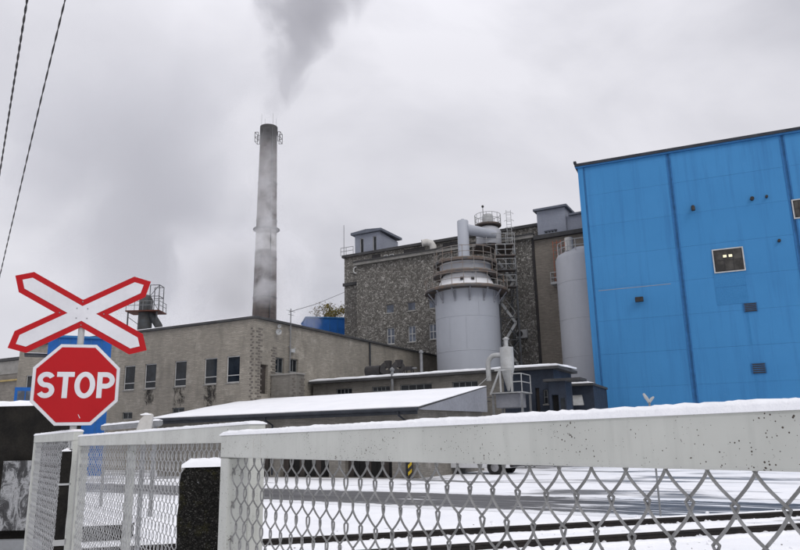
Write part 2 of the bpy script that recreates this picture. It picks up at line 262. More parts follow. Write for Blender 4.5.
# ------------------------------------------------------------------ mesh helpers
class MB:
    def __init__(s): s.v = []; s.f = []
    def add(s, vs, fs): k = len(s.v); s.v += [tuple(x) for x in vs]; s.f += [tuple(k + i for i in f) for f in fs]; return s
    def quad(s, a, b, c, d): return s.add((a, b, c, d), ((0, 1, 2, 3),))
    def box(s, x0, x1, y0, y1, z0, z1):
        return s.add([(x, y, z) for z in (z0, z1) for y in (y0, y1) for x in (x0, x1)], [(0, 2, 3, 1), (4, 5, 7, 6), (0, 1, 5, 4), (2, 6, 7, 3), (0, 4, 6, 2), (1, 3, 7, 5)])
    def obox(s, p, q, w, h, up=(0, 0, 1)):        # bar of width w, height h from p to q
        p = Vector(p); q = Vector(q); d = (q - p).normalized(); up = Vector(up)
        if abs(d.dot(up)) > .98: up = Vector((1, 0, 0))
        a = d.cross(up).normalized() * w / 2; b = a.cross(d).normalized() * h / 2
        return s.add([p - a - b, p + a - b, p + a + b, p - a + b, q - a - b, q + a - b, q + a + b, q - a + b], [(0, 1, 2, 3), (7, 6, 5, 4), (0, 4, 5, 1), (1, 5, 6, 2), (2, 6, 7, 3), (3, 7, 4, 0)])
    def tube(s, pts, rs, n=8, caps=True):
        pts = [Vector(p) for p in pts]; rs = rs if hasattr(rs, '__len__') else [rs] * len(pts); k = len(s.v)
        ref = None
        for i, p in enumerate(pts):
            d = (pts[min(i + 1, len(pts) - 1)] - pts[max(i - 1, 0)]).normalized()
            if ref is None: ref = Vector((0, 0, 1)) if abs(d.z) < .9 else Vector((1, 0, 0))
            a = (ref - d * ref.dot(d)).normalized(); b = d.cross(a); ref = a
            for j in range(n): t = 2 * math.pi * j / n; s.v.append(tuple(p + (a * math.cos(t) + b * math.sin(t)) * rs[i]))
        for i in range(len(pts) - 1):
            for j in range(n): s.f.append((k + i * n + j, k + i * n + (j + 1) % n, k + (i + 1) * n + (j + 1) % n, k + (i + 1) * n + j))
        if caps: s.f.append(tuple(k + j for j in range(n))[::-1]); s.f.append(tuple(k + (len(pts) - 1) * n + j for j in range(n)))
        return s
    def lathe(s, c, prof, n=32, a0=0, a1=2 * math.pi):      # prof: (r, z)
        full = abs(a1 - a0 - 2 * math.pi) < 1e-6; m = n if full else n + 1; k = len(s.v)
        for r, z in prof:
            for j in range(m): t = a0 + (a1 - a0) * j / n; s.v.append((c[0] + r * math.cos(t), c[1] + r * math.sin(t), c[2] + z))
        for i in range(len(prof) - 1):
            for j in range(n): j2 = (j + 1) % m; s.f.append((k + i * m + j, k + i * m + j2, k + (i + 1) * m + j2, k + (i + 1) * m + j))
        return s
    def prism(s, pts, off):                          # polygon (3-D points) swept by off
        off = Vector(off); n = len(pts); k = len(s.v); s.v += [tuple(p) for p in pts]; s.v += [tuple(Vector(p) + off) for p in pts]
        s.f.append(tuple(range(k, k + n))); s.f.append(tuple(range(k + 2 * n - 1, k + n - 1, -1)))
        for i in range(n): j = (i + 1) % n; s.f.append((k + i, k + n + i, k + n + j, k + j))
        return s
    def facade(s, o, u, inn, W, Hf, holes, d):       # sheet with real openings; Hf(x) = height
        o = Vector(o); u = Vector(u); inn = Vector(inn)
        xs = sorted({0, W, *[h[0] for h in holes], *[h[1] for h in holes]}); H = Hf if callable(Hf) else (lambda x: Hf)
        zs = sorted({0, *[h[2] for h in holes], *[h[3] for h in holes]})
        P = lambda x, z, e=0: o + u * x + Vector((0, 0, z)) + inn * e
        for a, b in zip(xs, xs[1:]):
            for c, dd in zip(zs, zs[1:]):
                mx_, mz = (a + b) / 2, (c + dd) / 2
                if any(h[0] < mx_ < h[1] and h[2] < mz < h[3] for h in holes): continue
                s.quad(P(a, c), P(b, c), P(b, dd), P(a, dd))
            s.quad(P(a, zs[-1]), P(b, zs[-1]), P(b, H(b)), P(a, H(a)))
        for x0, x1, z0, z1 in [h[:4] for h in holes]:
            s.quad(P(x0, z0), P(x1, z0), P(x1, z0, d), P(x0, z0, d)); s.quad(P(x0, z1), P(x1, z1), P(x1, z1, d), P(x0, z1, d))
            s.quad(P(x0, z0), P(x0, z1), P(x0, z1, d), P(x0, z0, d)); s.quad(P(x1, z0), P(x1, z1), P(x1, z1, d), P(x1, z0, d))
        return s
    def mesh(s, name, mat, smooth=False):
        me = bpy.data.meshes.new(name); me.from_pydata(s.v, [], s.f)
        bm = bmesh.new(); bm.from_mesh(me); bmesh.ops.recalc_face_normals(bm, faces=bm.faces); bm.to_mesh(me); bm.free()
        if smooth:
            me.polygons.foreach_set('use_smooth', [True] * len(me.polygons))
            try: me.set_sharp_from_angle(angle=R(40))
            except Exception: pass
        me.materials.append(M[mat] if isinstance(mat, str) else mat); me.update(); return me
    def build(s, name, mat, parent=None, smooth=False, bevel=0, loc=None):
        return link(name, s.mesh(name, mat, smooth), parent, bevel, loc)
def link(name, me, parent=None, bevel=0, loc=None):
    o = bpy.data.objects.new(name, me); COL.objects.link(o); o.parent = parent
    if loc is not None: o.location = loc
    if bevel: b = o.modifiers.new('bevel', 'BEVEL'); b.width = bevel; b.segments = 2; b.limit_method = 'ANGLE'
    return o
def tag(o, label, cat, group=None):
    o['label'] = label; o['category'] = cat
    if group: o['group'] = group
    return o
def thing(name, label, cat, loc=(0, 0, 0), rz=0.0, group=None):
    o = bpy.data.objects.new(name, None); COL.objects.link(o); o.location = loc; o.rotation_euler = (0, 0, rz); return tag(o, label, cat, group)
def bframe(name, label, cat, fr): return thing(name, label, cat, (fr.o.x, fr.o.y, 0), fr.th)
def kind(o, k): o['kind'] = k; return o
X3, Y3, Z3 = Vector((1, 0, 0)), Vector((0, 1, 0)), Vector((0, 0, 1))

def window(par, o, u, inn, rect, d=.16, fw=.06, bars=((), ()), fmat='frame', gmat='glass', sill=True, sillmat='conc', out=.05):
    """window set d deep in a wall opening; bars = fractions of vertical / horizontal glazing bars"""
    o = Vector(o); u = Vector(u); inn = Vector(inn); x0, x1, z0, z1 = rect; t = .05
    P = lambda x, z, e: o + u * x + Vector((0, 0, z)) + inn * e
    def bar(mb, a, b, c, dd):
        q = [P(a, c, d - t), P(b, c, d - t), P(b, dd, d - t), P(a, dd, d - t)]; mb.prism(q, inn * t)
    f = MB(); g = .004
    bar(f, x0 + g, x0 + fw, z0 + g, z1 - g); bar(f, x1 - fw, x1 - g, z0 + g, z1 - g)
    bar(f, x0 + fw, x1 - fw, z0 + g, z0 + fw); bar(f, x0 + fw, x1 - fw, z1 - fw, z1 - g)
    vb = [x0 + fw + (x1 - x0 - 2 * fw) * k for k in bars[0]]; hb = [z0 + fw + (z1 - z0 - 2 * fw) * k for k in bars[1]]
    for x in vb: bar(f, x - fw * .4, x + fw * .4, z0 + fw, z1 - fw)
    xs = [x0 + fw] + [q for x in vb for q in (x - fw * .4, x + fw * .4)] + [x1 - fw]
    for z in hb:
        for i in range(0, len(xs), 2): bar(f, xs[i], xs[i + 1], z - fw * .4, z + fw * .4)
    w = f.build('window', fmat, par)
    zs = [z0 + fw] + [q for z in hb for q in (z - fw * .4, z + fw * .4)] + [z1 - fw]
    for i in range(0, len(xs), 2):
        for j in range(0, len(zs), 2):
            MB().prism([P(xs[i] - .01, zs[j] - .01, d - .02), P(xs[i + 1] + .01, zs[j] - .01, d - .02), P(xs[i + 1] + .01, zs[j + 1] + .01, d - .02), P(xs[i] - .01, zs[j + 1] + .01, d - .02)], inn * .008).build('pane', gmat, w)
    if sill:
        MB().prism([P(x0 - .05, z0 - .07, -out), P(x1 + .05, z0 - .07, -out), P(x1 + .05, z0 - .003, -out), P(x0 - .05, z0 - .003, -out)], inn * (out - .002)).build('sill', sillmat, w)
    return w

def snow_strip(L, W, h, seed=0, seg=.04, over=.006, prof=9):
    """a bumpy cap of snow along local x, width W along y, sitting at z=0"""
    mb = MB(); n = max(2, int(L / seg)); rings = []
    for i in range(n + 1):
        x = L * i / n; ring = []
        e = min(1, min(i, n - i) / 3 * .6 + .4)
        for j in range(prof):
            t = j / (prof - 1) * math.pi; y = -math.cos(t); 
            k = 1 + .16 * mnoise.noise(Vector((x / (9 * seg), y * .8 + seed * 7.3, seed))) + .24 * mnoise.noise(Vector((x / seg / 1.5, y * 2.5, seed + 9))) + .14 * mnoise.noise(Vector((x / seg / .6, y * 5, seed + 2)))
            yy = (W / 2 + over * k) * (math.copysign(abs(y) ** .55, y)); zz = h * e * k * (math.sin(t) ** .42 if t > 0 and t < math.pi else 0)
            ring.append((x, yy, zz))
        rings.append(ring)
    for r in rings: mb.v += r
    for i in range(n):
        for j in range(prof): j2 = (j + 1) % prof; mb.f.append((i * prof + j, i * prof + j2, (i + 1) * prof + j2, (i + 1) * prof + j))
    mb.f.append(tuple(range(prof))); mb.f.append(tuple(n * prof + j for j in range(prof))[::-1])
    return mb

def railing(mb, pts, h=1.0, r=.03, rails=(1.0, .55), closed=False, n=5, toe=0):
    pts = [Vector(p) for p in pts]
    for p in pts[:-1] if closed and (pts[0] - pts[-1]).length < 1e-3 else pts: mb.tube([p, p + Z3 * h], r, n)
    for k in rails:
        for a, b in zip(pts, pts[1:]): mb.tube([a + Z3 * h * k, b + Z3 * h * k], r, n)
    if toe:
        for a, b in zip(pts, pts[1:]): mb.obox(a + Z3 * toe / 2, b + Z3 * toe / 2, .02, toe)
    return mb
def circ(c, r, z, n, a0=0, a1=2 * math.pi): return [(c[0] + r * math.cos(a0 + (a1 - a0) * i / n), c[1] + r * math.sin(a0 + (a1 - a0) * i / n), z) for i in range(n + 1)]

exec_order = []
# ================================================================== SETTING
g = MB(); nx = 40
g.add([(-1500, -300, 0), (1500, -300, 0), (1500, 2500, 0), (-1500, 2500, 0)], [(0, 1, 2, 3)])
kind(g.build('ground', 'ground'), 'structure')
# cleared road in front of the garages
ra, rb = P_z(400, 498), P_z(600, 505); rd = (rb - ra).normalized(); rth = math.atan2(rd.y, rd.x)
rc = P_z(400, 498)
ro = MB().add([(-60, -2.3, 0), (60, -2.3, 0), (60, 2.3, 0), (-60, 2.3, 0)], [(0, 1, 2, 3)]).build('road', 'road', loc=(rc.x, rc.y, .004)); ro.rotation_euler.z = rth; kind(ro, 'structure')

# railway track: two rails standing out of the snow
def make_rail(pa, pb, label, seed):
    a, b = P_z(*pa), P_z(*pb); d = (b - a).normalized(); th = math.atan2(d.y, d.x); a = a - d * 14
    t = thing('rail', label, 'rail', (a.x, a.y, 0), th, 'rails of the railway track'); L = 50
    prof = [(-.07, -.06), (.07, -.06), (.07, -.045), (.012, -.03), (.012, .085), (.036, .095), (.036, .13), (-.036, .13), (-.036, .095), (-.012, .085), (-.012, -.03), (-.07, -.045)]
    MB().prism([(0, y, z) for y, z in prof], (L, 0, 0)).build('rail_bar', 'railsteel', t)
    s = snow_strip(L, .06, .022, seed, .12, .004, 7).build('snow_cap', 'snow', t, True, loc=(0, 0, .13))
    # plough-thrown snow lying along the rail
    sb = snow_strip(L, .16, .05, seed + 3, .07, .04, 9).build('snow_bank', 'snow', t, True, loc=(0, -.16, -.015))
    return t
make_rail((252, 548), (800, 517.5), 'dark steel rail with snow on top, nearer the grey road', 1)
make_rail((482, 551.5), (800, 531), 'dark steel rail with snow on top, nearer the mesh gates', 2)

def clods(name, label, n, mat, size, seed):
    rr = random.Random(seed); mb = MB(); ico = [(0, 0, 1), (.89, 0, .45), (.28, .85, .45), (-.72, .53, .45), (-.72, -.53, .45), (.28, -.85, .45), (.72, .53, -.45), (-.28, .85, -.45), (-.89, 0, -.45), (-.28, -.85, -.45), (.72, -.53, -.45), (0, 0, -1)]
    fc = [(0, 1, 2), (0, 2, 3), (0, 3, 4), (0, 4, 5), (0, 5, 1), (1, 6, 2), (2, 7, 3), (3, 8, 4), (4, 9, 5), (5, 10, 1), (2, 6, 7), (3, 7, 8), (4, 8, 9), (5, 9, 10), (1, 10, 6), (11, 7, 6), (11, 8, 7), (11, 9, 8), (11, 10, 9), (11, 6, 10)]
    a, b = P_z(252, 548), P_z(800, 517.5); d = (b - a).normalized(); nn = Vector((-d.y, d.x, 0))
    for i in range(n):
        t = rr.uniform(-4, 16); off = rr.choice((rr.gauss(-.12, .06), rr.gauss(-1.62, .08), rr.gauss(-1.4, .1), rr.gauss(.13, .05), rr.uniform(-3.2, 1.6)))
        p = a + d * t + nn * off; r = size * rr.uniform(.3, 1) ** 1.6; q = Vector((r * rr.uniform(.7, 1.5), r * rr.uniform(.7, 1.4), r * rr.uniform(.5, 1)))
        mb.add([(p.x + x * q.x * rr.uniform(.75, 1.2), p.y + y * q.y * rr.uniform(.75, 1.2), p.z + (z * .9 + .35) * q.z) for x, y, z in ico], fc)
    o = mb.build(name, mat, None, True); kind(o, 'stuff'); o['label'] = label; o['category'] = 'snow' if mat == 'snow' else 'grit'
clods('snow_clods', 'loose clods of snow thrown up along the rails', 1500, 'snow', .055, 5)
clods('grit', 'dark grit and leaf scraps scattered on the snow by the rails', 900, 'bark', .014, 6)

# ================================================================== GATES
GU = Vector((-.573, .8195, 0)).normalized()      # runs away to the left
def strand_mesh(z0, z1, phase, w=.055, h=.086, r=.0019, dep=.0065, name='wire_strand', stepn=8, mat='wire'):
    """one woven wire: a flattened spiral between two columns of knuckles"""
    half = h / 2; n = int((z1 - z0) / half) + 1; pts = []
    for i in range(n):
        for k in range(stepn):
            t = i + k / stepn; z = z1 - t * half
            if z < z0: break
            ph = t + phase; q = ph % 2.0; tri = 1 - 2 * q if q < 1 else -3 + 2 * q
            sm = math.cos(math.pi * q); x = (w / 4 + r * 2.1) * (.92 * tri + .08 * sm); y = dep * math.sin(math.pi * q)
            pts.append((x, y, z))
    return MB().tube(pts, r, 5).mesh(name, mat, True)
def gate(name, label, p0, p1, zt, rail_h=.06, zb=.12, stiles=(), seed=0, wire_r=.0019, group=None, snow=.013, rail_w=.06, wmat='wire'):
    """p0 = right end, p1 = left end (plan positions of the front face), zt = top of the rail"""
    p0 = Vector((p0[0], p0[1], 0)); p1 = Vector((p1[0], p1[1], 0)); d = (p1 - p0); L = d.length; th = math.atan2(d.y, d.x)
    t = thing(name, label, 'gate', p0, th, group)     # local x to the left/away, local y towards the camera side is +? (left normal)
    MB().box(0, L, -rail_w, 0, zt - rail_h, zt).build('top_rail', 'rail', t, bevel=.004)
    MB().box(.062, L - .062, -rail_w, 0, zb, zb + .05).build('bottom_rail', 'rail', t, bevel=.004)
    for nm, a, b in (('end_post', 0, .06), ('end_post', L - .06, L)):
        MB().box(a, b, -rail_w + .001, -.001, zb, zt - rail_h - .001).build(nm, 'rail', t, bevel=.004)
    for sx_ in stiles: MB().box(sx_ - .03, sx_ + .03, -rail_w + .001, -.026, zb + .051, zt - rail_h - .001).build('stile', 'post', t, bevel=.004)
    snow_strip(L + .01, rail_w, snow, seed, .008, .003, 13).build('snow_cap', 'snow', t, True, loc=(-.005, -rail_w / 2, zt - .001))
    w = .055; m0 = strand_mesh(zb + .02, zt - rail_h + .006, 0, r=wire_r, mat=wmat); m1 = strand_mesh(zb + .02, zt - rail_h + .006, 1, r=wire_r, mat=wmat)
    n = int((L - .03) / (w / 2))
    for i in range(n):
        o = link('wire_strand', m0 if i % 2 == 0 else m1, t, loc=(.03 + (i + .5) * w / 2, -.0165 + rnd.uniform(-.0006, .0006), rnd.uniform(-.001, .001)))
        o.rotation_euler = (rnd.uniform(-.001, .001), rnd.uniform(-.0007, .0007), 0)
    return t
Rg1 = P_z(221, 457.5, 1.565); Rg0 = P_z(800, 471, 1.563)
# gate 1 line from measured depths
q1 = P_y(220.5, 446, 2.0); q0 = P_y(800, 440, .70); gd = (Vector((q1.x, q1.y)) - Vector((q0.x, q0.y))).normalized()
e0 = Vector((q0.x, q0.y)) - gd * .55
gate('gate_leaf', 'pale grey flaking gate leaf with large wire mesh, in front of the mossy post', e0, (q1.x, q1.y), 1.621, seed=1, snow=.0125, wire_r=.002)
h1 = P_y(78, 440, 4.67); h0 = P_y(249, 432, 2.39)
gate('gate_leaf', 'pale grey mesh gate leaf hinged beside the stop sign post', (h0.x, h0.y), (h1.x, h1.y), 1.66, stiles=(1.62,), seed=2, wire_r=.0021, snow=.011, wmat='wire2')
hd = (Vector((h1.x, h1.y)) - Vector((h0.x, h0.y))).normalized(); k0 = Vector((h1.x, h1.y)) + hd * .16; k1 = k0 + hd * 1.72
gate('fence_panel', 'narrow snow-dusted mesh panel standing in front of black concrete wall', k0, k1, 1.695, seed=3, wire_r=.0023, snow=.016, wmat='wire2')['category'] = 'fence'

def slab_post(name, label, cat, c, w, d, z1, mat, rz, cap, seed, rough=.012, round_=0):
    t = thing(name, label, cat, (c[0], c[1], 0), rz)
    bm = bmesh.new(); bmesh.ops.create_cube(bm, size=1.0)
    for v in bm.verts: v.co = Vector((v.co.x * w, v.co.y * d, (v.co.z + .5) * z1))
    nseg = max(6, int(z1 / (.03 if round_ else .09)))
    for i in range(1, nseg): bmesh.ops.bisect_plane(bm, geom=bm.verts[:] + bm.edges[:] + bm.faces[:], plane_co=(0, 0, z1 * i / nseg), plane_no=(0, 0, 1))
    for i in range(1, 12):
        bmesh.ops.bisect_plane(bm, geom=bm.verts[:] + bm.edges[:] + bm.faces[:], plane_co=(-w / 2 + w * i / 12, 0, 0), plane_no=(1, 0, 0))
        if i < 8: bmesh.ops.bisect_plane(bm, geom=bm.verts[:] + bm.edges[:] + bm.faces[:], plane_co=(0, -d / 2 + d * i / 8, 0), plane_no=(0, 1, 0))
    for v in bm.verts:
        q = v.co * (1.2 / max(.05, w)) + Vector((seed * 3.1, 0, 0)); k = rough * (mnoise.noise(q * 2.2) + .5 * mnoise.noise(q * 6))
        n_ = Vector((v.co.x / w, v.co.y / d, 0)); v.co += n_ * k * 2 if v.co.z > .01 else Vector()
        if round_ and v.co.z > z1 - round_:
            f_ = (v.co.z - z1 + round_) / round_; v.co.x *= 1 - .38 * f_ ** 2; v.co.y *= 1 - .3 * f_ ** 2
        if v.co.z > z1 - .005: v.co.z += rough * mnoise.noise(q * 3 + Vector((5, 5, 5)))
    me = bpy.data.meshes.new('body'); bm.to_mesh(me); bm.free(); me.materials.append(M[mat]); link('body', me, t)
    if cap: snow_strip(w * (.95 if round_ else 1.02), d * (.85 if round_ else .98), cap + (.004 if round_ else 0), seed + 5, max(.008, w / 18), .008, 13).build('snow_cap', 'snow', t, True, loc=(-w * (.475 if round_ else .51), 0, z1 - (.014 if round_ else .012)))
    return t
pc = P_y(203, 470, 2.22); slab_post('concrete_post', 'dark mossy concrete post with a rounded snow cap between the gate leaves', 'post', (pc.x + .005, pc.y), .135, .13, 1.545, 'mossconc', math.atan2(gd.y, gd.x) + 1.2, .02, 1, .006, .02)
pc = P_y(65.5, 470, 4.62); t = slab_post('slim_post', 'slim black post with snow on its tip beside the stop sign pole', 'post', (pc.x, pc.y), .052, .052, 1.58, 'dkconc', .3, .02, 2, .003)
MB().lathe((0, 0, 1.36), [(.034, 0), (.038, .0), (.038, .012), (.034, .012), (.034, 0)], 14).build('wire_tie', 'steelw', t)
MB().box(-.034, .034, -.034, .034, 1.0, 1.035).build('clamp', 'steelw', t, bevel=.003)
# black concrete wall on the left
w0, w1 = P_y(-70, 430, 7.6), P_y(60, 430, 7.6); wt_ = slab_post('concrete_wall', 'black stained concrete wall slab topped with snow behind the mesh panel', 'wall', ((w0.x + w1.x) / 2, 7.85), w1.x - w0.x, .45, P_y(30, 404.5, 7.6).z, 'dkconc', 0, .06, 3, .03)
cx = (w0.x + w1.x) / 2; a, b = P_y(5, 461, 7.58), P_y(28, 530, 7.58)
MB().box(a.x - cx, b.x - cx, -.30, -.262, b.z, a.z).build('board', 'notice', wt_, bevel=.004)
a = P_y(0, 541, 7.4); MB().box(w0.x - cx, w1.x - cx - .05, -.42, -.30, a.z - .14, a.z).build('guard_rail', 'steel', wt_, bevel=.01)

# ------------------------------------------------------------------ crossing sign
sp = P_y(81, 336, 4.95); SX, SY = sp.x, sp.y
sroot = thing('crossing_sign', 'red and white crossing saltire and red STOP octagon on one grey pole', 'sign', (SX, SY, 0), math.atan2(-SX, SY) * .72)
MB().tube([(0, 0, 0), (0, 0, P_y(80, 300, SY).z)], .022, 12).build('pole', 'steelw', sroot, True)
def sl(px, py):      # pixel -> local (x,z) on the sign plane
    fr = Frame((SX, SY), sroot.rotation_euler.z); return fr.front(px, py, -.03)
cxx, czz = sl(82, 313.5)
def poly_inset(pts, d):
    n = len(pts); out = []
    for i in range(n):
        p0, p, p2 = Vector(pts[i - 1]), Vector(pts[i]), Vector(pts[(i + 1) % n]); a = (p - p0).normalized(); b = (p2 - p).normalized()
        na = Vector((-a.y, a.x)); nb = Vector((-b.y, b.x)); bis = (na + nb); bis = bis / max(.2, bis.dot(na)); out.append(p + bis * d)
    return out
def bar2d(ang, L, w):
    c, s = math.cos(ang), math.sin(ang); r = lambda x, y: (x * c - y * s, x * s + y * c)
    return [r(-L / 2, 0), r(-L / 2 + w * .5, -w / 2), r(L / 2 - w * .5, -w / 2), r(L / 2, 0), r(L / 2 - w * .5, w / 2), r(-L / 2 + w * .5, w / 2)]
def cross_outline(ang, L, w):
    """X-shaped outline with pointed ends, counter-clockwise"""
    pts = []; hw = w / 2; s2, c2 = math.sin(ang), math.cos(ang)
    dirs = [ang, math.pi - ang, math.pi + ang, -ang]
    for i, a in enumerate(dirs):
        c, s = math.cos(a), math.sin(a); r = lambda x, y: (x * c - y * s, x * s + y * c)
        pts += [r(L / 2 - hw, -hw), r(L / 2, 0), r(L / 2 - hw, hw)]
        nxt = dirs[(i + 1) % 4]; half = ((nxt - a) % (2 * math.pi)) / 2; dist = hw / math.sin(half); m = a + half
        pts.append((dist * math.cos(m), dist * math.sin(m)))
    return pts
def plate(par, name, mat, pts, cx_, cz_, y0, t): return MB().prism([(cx_ + p[0], y0, cz_ + p[1]) for p in pts], (0, t, 0)).build(name, mat, par)
ca = R(29.5); CL, CW = 1.035, .172
co = cross_outline(ca, CL, CW)
sal = plate(sroot, 'saltire', 'red', co, cxx, czz, -.032, .006)
plate(sal, 'white_cross', 'white', poly_inset(co, .040), cxx, czz, -.0345, .002)
for a, d in ((0, .145), (math.pi, .145), (math.pi / 2, .085), (-math.pi / 2, .085), (math.pi / 4, .05), (3 * math.pi / 4, .05), (-math.pi / 4, .05), (-3 * math.pi / 4, .05)):
    x, z = cxx + d * math.cos(a), czz + d * math.sin(a); MB().tube([(x, -.0345, z), (x, -.037, z)], .0045, 8).build('rivet', 'steel', sal)
ox, oz = sl(76, 384.5); OR = .279 / math.cos(R(22.5))
oc = [(OR * math.cos(R(22.5 + 45 * i)), OR * math.sin(R(22.5 + 45 * i))) for i in range(8)]
st = plate(sroot, 'stop_plate', 'signback', [(p[0] * 1.005, p[1] * 1.005) for p in oc], ox, oz, -.032, .010)
plate(st, 'white_border', 'white', oc, ox, oz, -.034, .0018)
plate(st, 'red_face', 'red', [(p[0] * .925, p[1] * .925) for p in oc], ox, oz, -.036, .0018)
MB().prism([(ox + .028, -.0375, oz - .205), (ox + .033, -.0375, oz - .207), (ox + .046, -.0375, oz - .232), (ox + .041, -.0375, oz - .231)], (0, .0012, 0)).build('scratch', 'white', st)
# lettering STOP from stroked outlines
def stroke(mb, pts, w, y, t=.0016, closed=False):
    pts = [Vector((p[0], p[1])) for p in pts]; n = len(pts); A = []; B = []
    for i, p in enumerate(pts):
        a = pts[i - 1] if (i or closed) else p; b = pts[(i + 1) % n] if (i < n - 1 or closed) else p; d = (b - a).normalized(); nn = Vector((-d.y, d.x)) * w / 2; A.append(p + nn); B.append(p - nn)
    for i in range(n if closed else n - 1):
        j = (i + 1) % n; mb.prism([(A[i].x, y, A[i].y), (A[j].x, y, A[j].y), (B[j].x, y, B[j].y), (B[i].x, y, B[i].y)], (0, t, 0))
def arc(cx_, cz_, rx, rz, a0, a1, n=16): return [(cx_ + rx * math.cos(R(a0 + (a1 - a0) * i / n)), cz_ + rz * math.sin(R(a0 + (a1 - a0) * i / n))) for i in range(n + 1)]
LH, LW, LT = .180, .112, .034; y_l = -.0378
def letter(ch, x0):
    mb = MB(); t = LT; h = LH; w = LW; z0 = oz - h / 2 - .004; X = ox + x0
    if ch == 'T':
        mb.prism([(X, y_l, z0 + h - t), (X + w, y_l, z0 + h - t), (X + w, y_l, z0 + h), (X, y_l, z0 + h)], (0, .0016, 0))
        mb.prism([(X + w / 2 - t / 2, y_l, z0), (X + w / 2 + t / 2, y_l, z0), (X + w / 2 + t / 2, y_l, z0 + h - t), (X + w / 2 - t / 2, y_l, z0 + h - t)], (0, .0016, 0))
    if ch == 'O': stroke(mb, arc(X + w * .56, z0 + h / 2, w * .56 - t / 2 + .004, h / 2 - t / 2 + .002, 0, 360, 40)[:-1], t, y_l, closed=True)
    if ch == 'P':
        mb.prism([(X, y_l, z0), (X + t, y_l, z0), (X + t, y_l, z0 + h), (X, y_l, z0 + h)], (0, .0016, 0)); r = h * .29 - t * .35
        zc = z0 + h - t / 2 - r; stroke(mb, [(X + t, zc + r), (X + w * .5, zc + r)] + arc(X + w * .5, zc, w * .5 - t / 2 + .003, r, 85, -85, 14) + [(X + w * .5, zc - r), (X + t, zc - r)], t, y_l)
    if ch == 'S':
        rx = w / 2 - t / 2; rz = h / 4 - t / 4; c1 = z0 + h - t / 2 - rz; c2 = z0 + t / 2 + rz; xc = X + w / 2
        stroke(mb, arc(xc, c1, rx, rz, 25, 265, 22) + arc(xc, c2, rx, rz, 85, -155, 22), t * .98, y_l)
    return mb
for ch, x0 in (('S', -.245), ('T', -.124), ('O', -.005), ('P', .136)): letter(ch, x0).build('letter', 'white', st)

# ================================================================== BRICK OFFICE (A)
oa = P_y(255, 340, 42); FA = Frame((oa.x, oa.y), R(-28)); HA = FA.front(256, 318.5)[1]
A = bframe('brick_building', 'grey brick office block with narrow upright windows beside the chimney', 'building', FA)
LA = FA.front(20, 350)[0]; WL = -LA       # facade runs from x=-WL to 0
holes = []; wins = []
for x0, x1, y0, y1 in ((124, 134.5, 366.6, 390), (145, 155.5, 364.5, 388), (175, 185.5, 361.5, 386.4), (205, 216, 358.5, 383), (227.5, 238.6, 356, 382)):
    a = FA.front(x0, y0); b = FA.front(x1, y1); wins.append((a[0], b[0], b[1], a[1]))
zb_, zt_ = sum(w[2] for w in wins) / 5, sum(w[3] for w in wins) / 5; ww = sum(w[1] - w[0] for w in wins) / 5
wins = [((w[0] + w[1]) / 2 - ww / 2 , (w[0] + w[1]) / 2 + ww / 2, zb_, zt_) for w in wins]
step = (wins[0][0] - wins[-1][0]) / 4
sm = []
for x0, x1, y0, y1 in ((122.5, 132, 412.5, 419), (172, 184, 408, 414)): a = FA.front(x0, y0); b = FA.front(x1, y1); sm.append((a[0], b[0], b[1], a[1]))
x_ = min(w[0] for w in wins) - 2.6
while x_ > -WL + 1: wins.append((x_, x_ + ww, zb_, zt_)); x_ -= 2.6
sh = lambda r: (r[0] + WL, r[1] + WL, r[2], r[3])
DA = FA.side(437, 362, 0)[0] + 1.0
mb = MB(); mb.facade((-WL, 0, 0), X3, Y3, WL, HA, [sh(r) for r in wins + sm], .2)
sidew = []
for x0, x1, y0, y1 in ((275.5, 284, 357, 373.5), (290.5, 298, 358.5, 372.6), (260.5, 267.5, 364, 394)): a = FA.side(x0, y0); b = FA.side(x1, y1); sidew.append((a[0], b[0], min(a[1], b[1]), max(a[1], b[1])))
mb.facade((0, 0, 0), Y3, -X3, DA, HA, [sh_ for sh_ in sidew], .25)
mb.quad((-WL, DA, 0), (0, DA, 0), (0, DA, HA), (-WL, DA, HA)); mb.quad((-WL, 0, 0), (-WL, DA, 0), (-WL, DA, HA), (-WL, 0, HA)); mb.quad((-WL, 0, HA), (0, 0, HA), (0, DA, HA), (-WL, DA, HA))
mb.build('wall', 'brickA', A)
for r in wins: window(A, (0, 0, 0), X3, Y3, r, .12, .055, ((), (.26,)), 'frame', 'glass', True, 'conc')
for r in sm: window(A, (0, 0, 0), X3, Y3, r, .12, .05, ((.5,), ()), 'framed', 'glass', False)
for r in sidew[:2]: window(A, (0, 0, 0), Y3, -X3, r, .18, .05, ((.5,), ()), 'framed', 'glass', True)
MB().box(-.24, -.2, sidew[2][0] + .005, sidew[2][1] - .005, sidew[2][2], sidew[2][3] - .005).build('door', 'door', A)
r_ = MB(); r_.box(-WL - .15, .18, -.18, DA, HA + .002, HA + .16); r_.build('roof', 'roofing', A, bevel=.03)
snow_strip(WL, .5, .05, 11, .5, .02, 7).build('roof_snow', 'snow', A, True, loc=(-WL, .15, HA + .16))
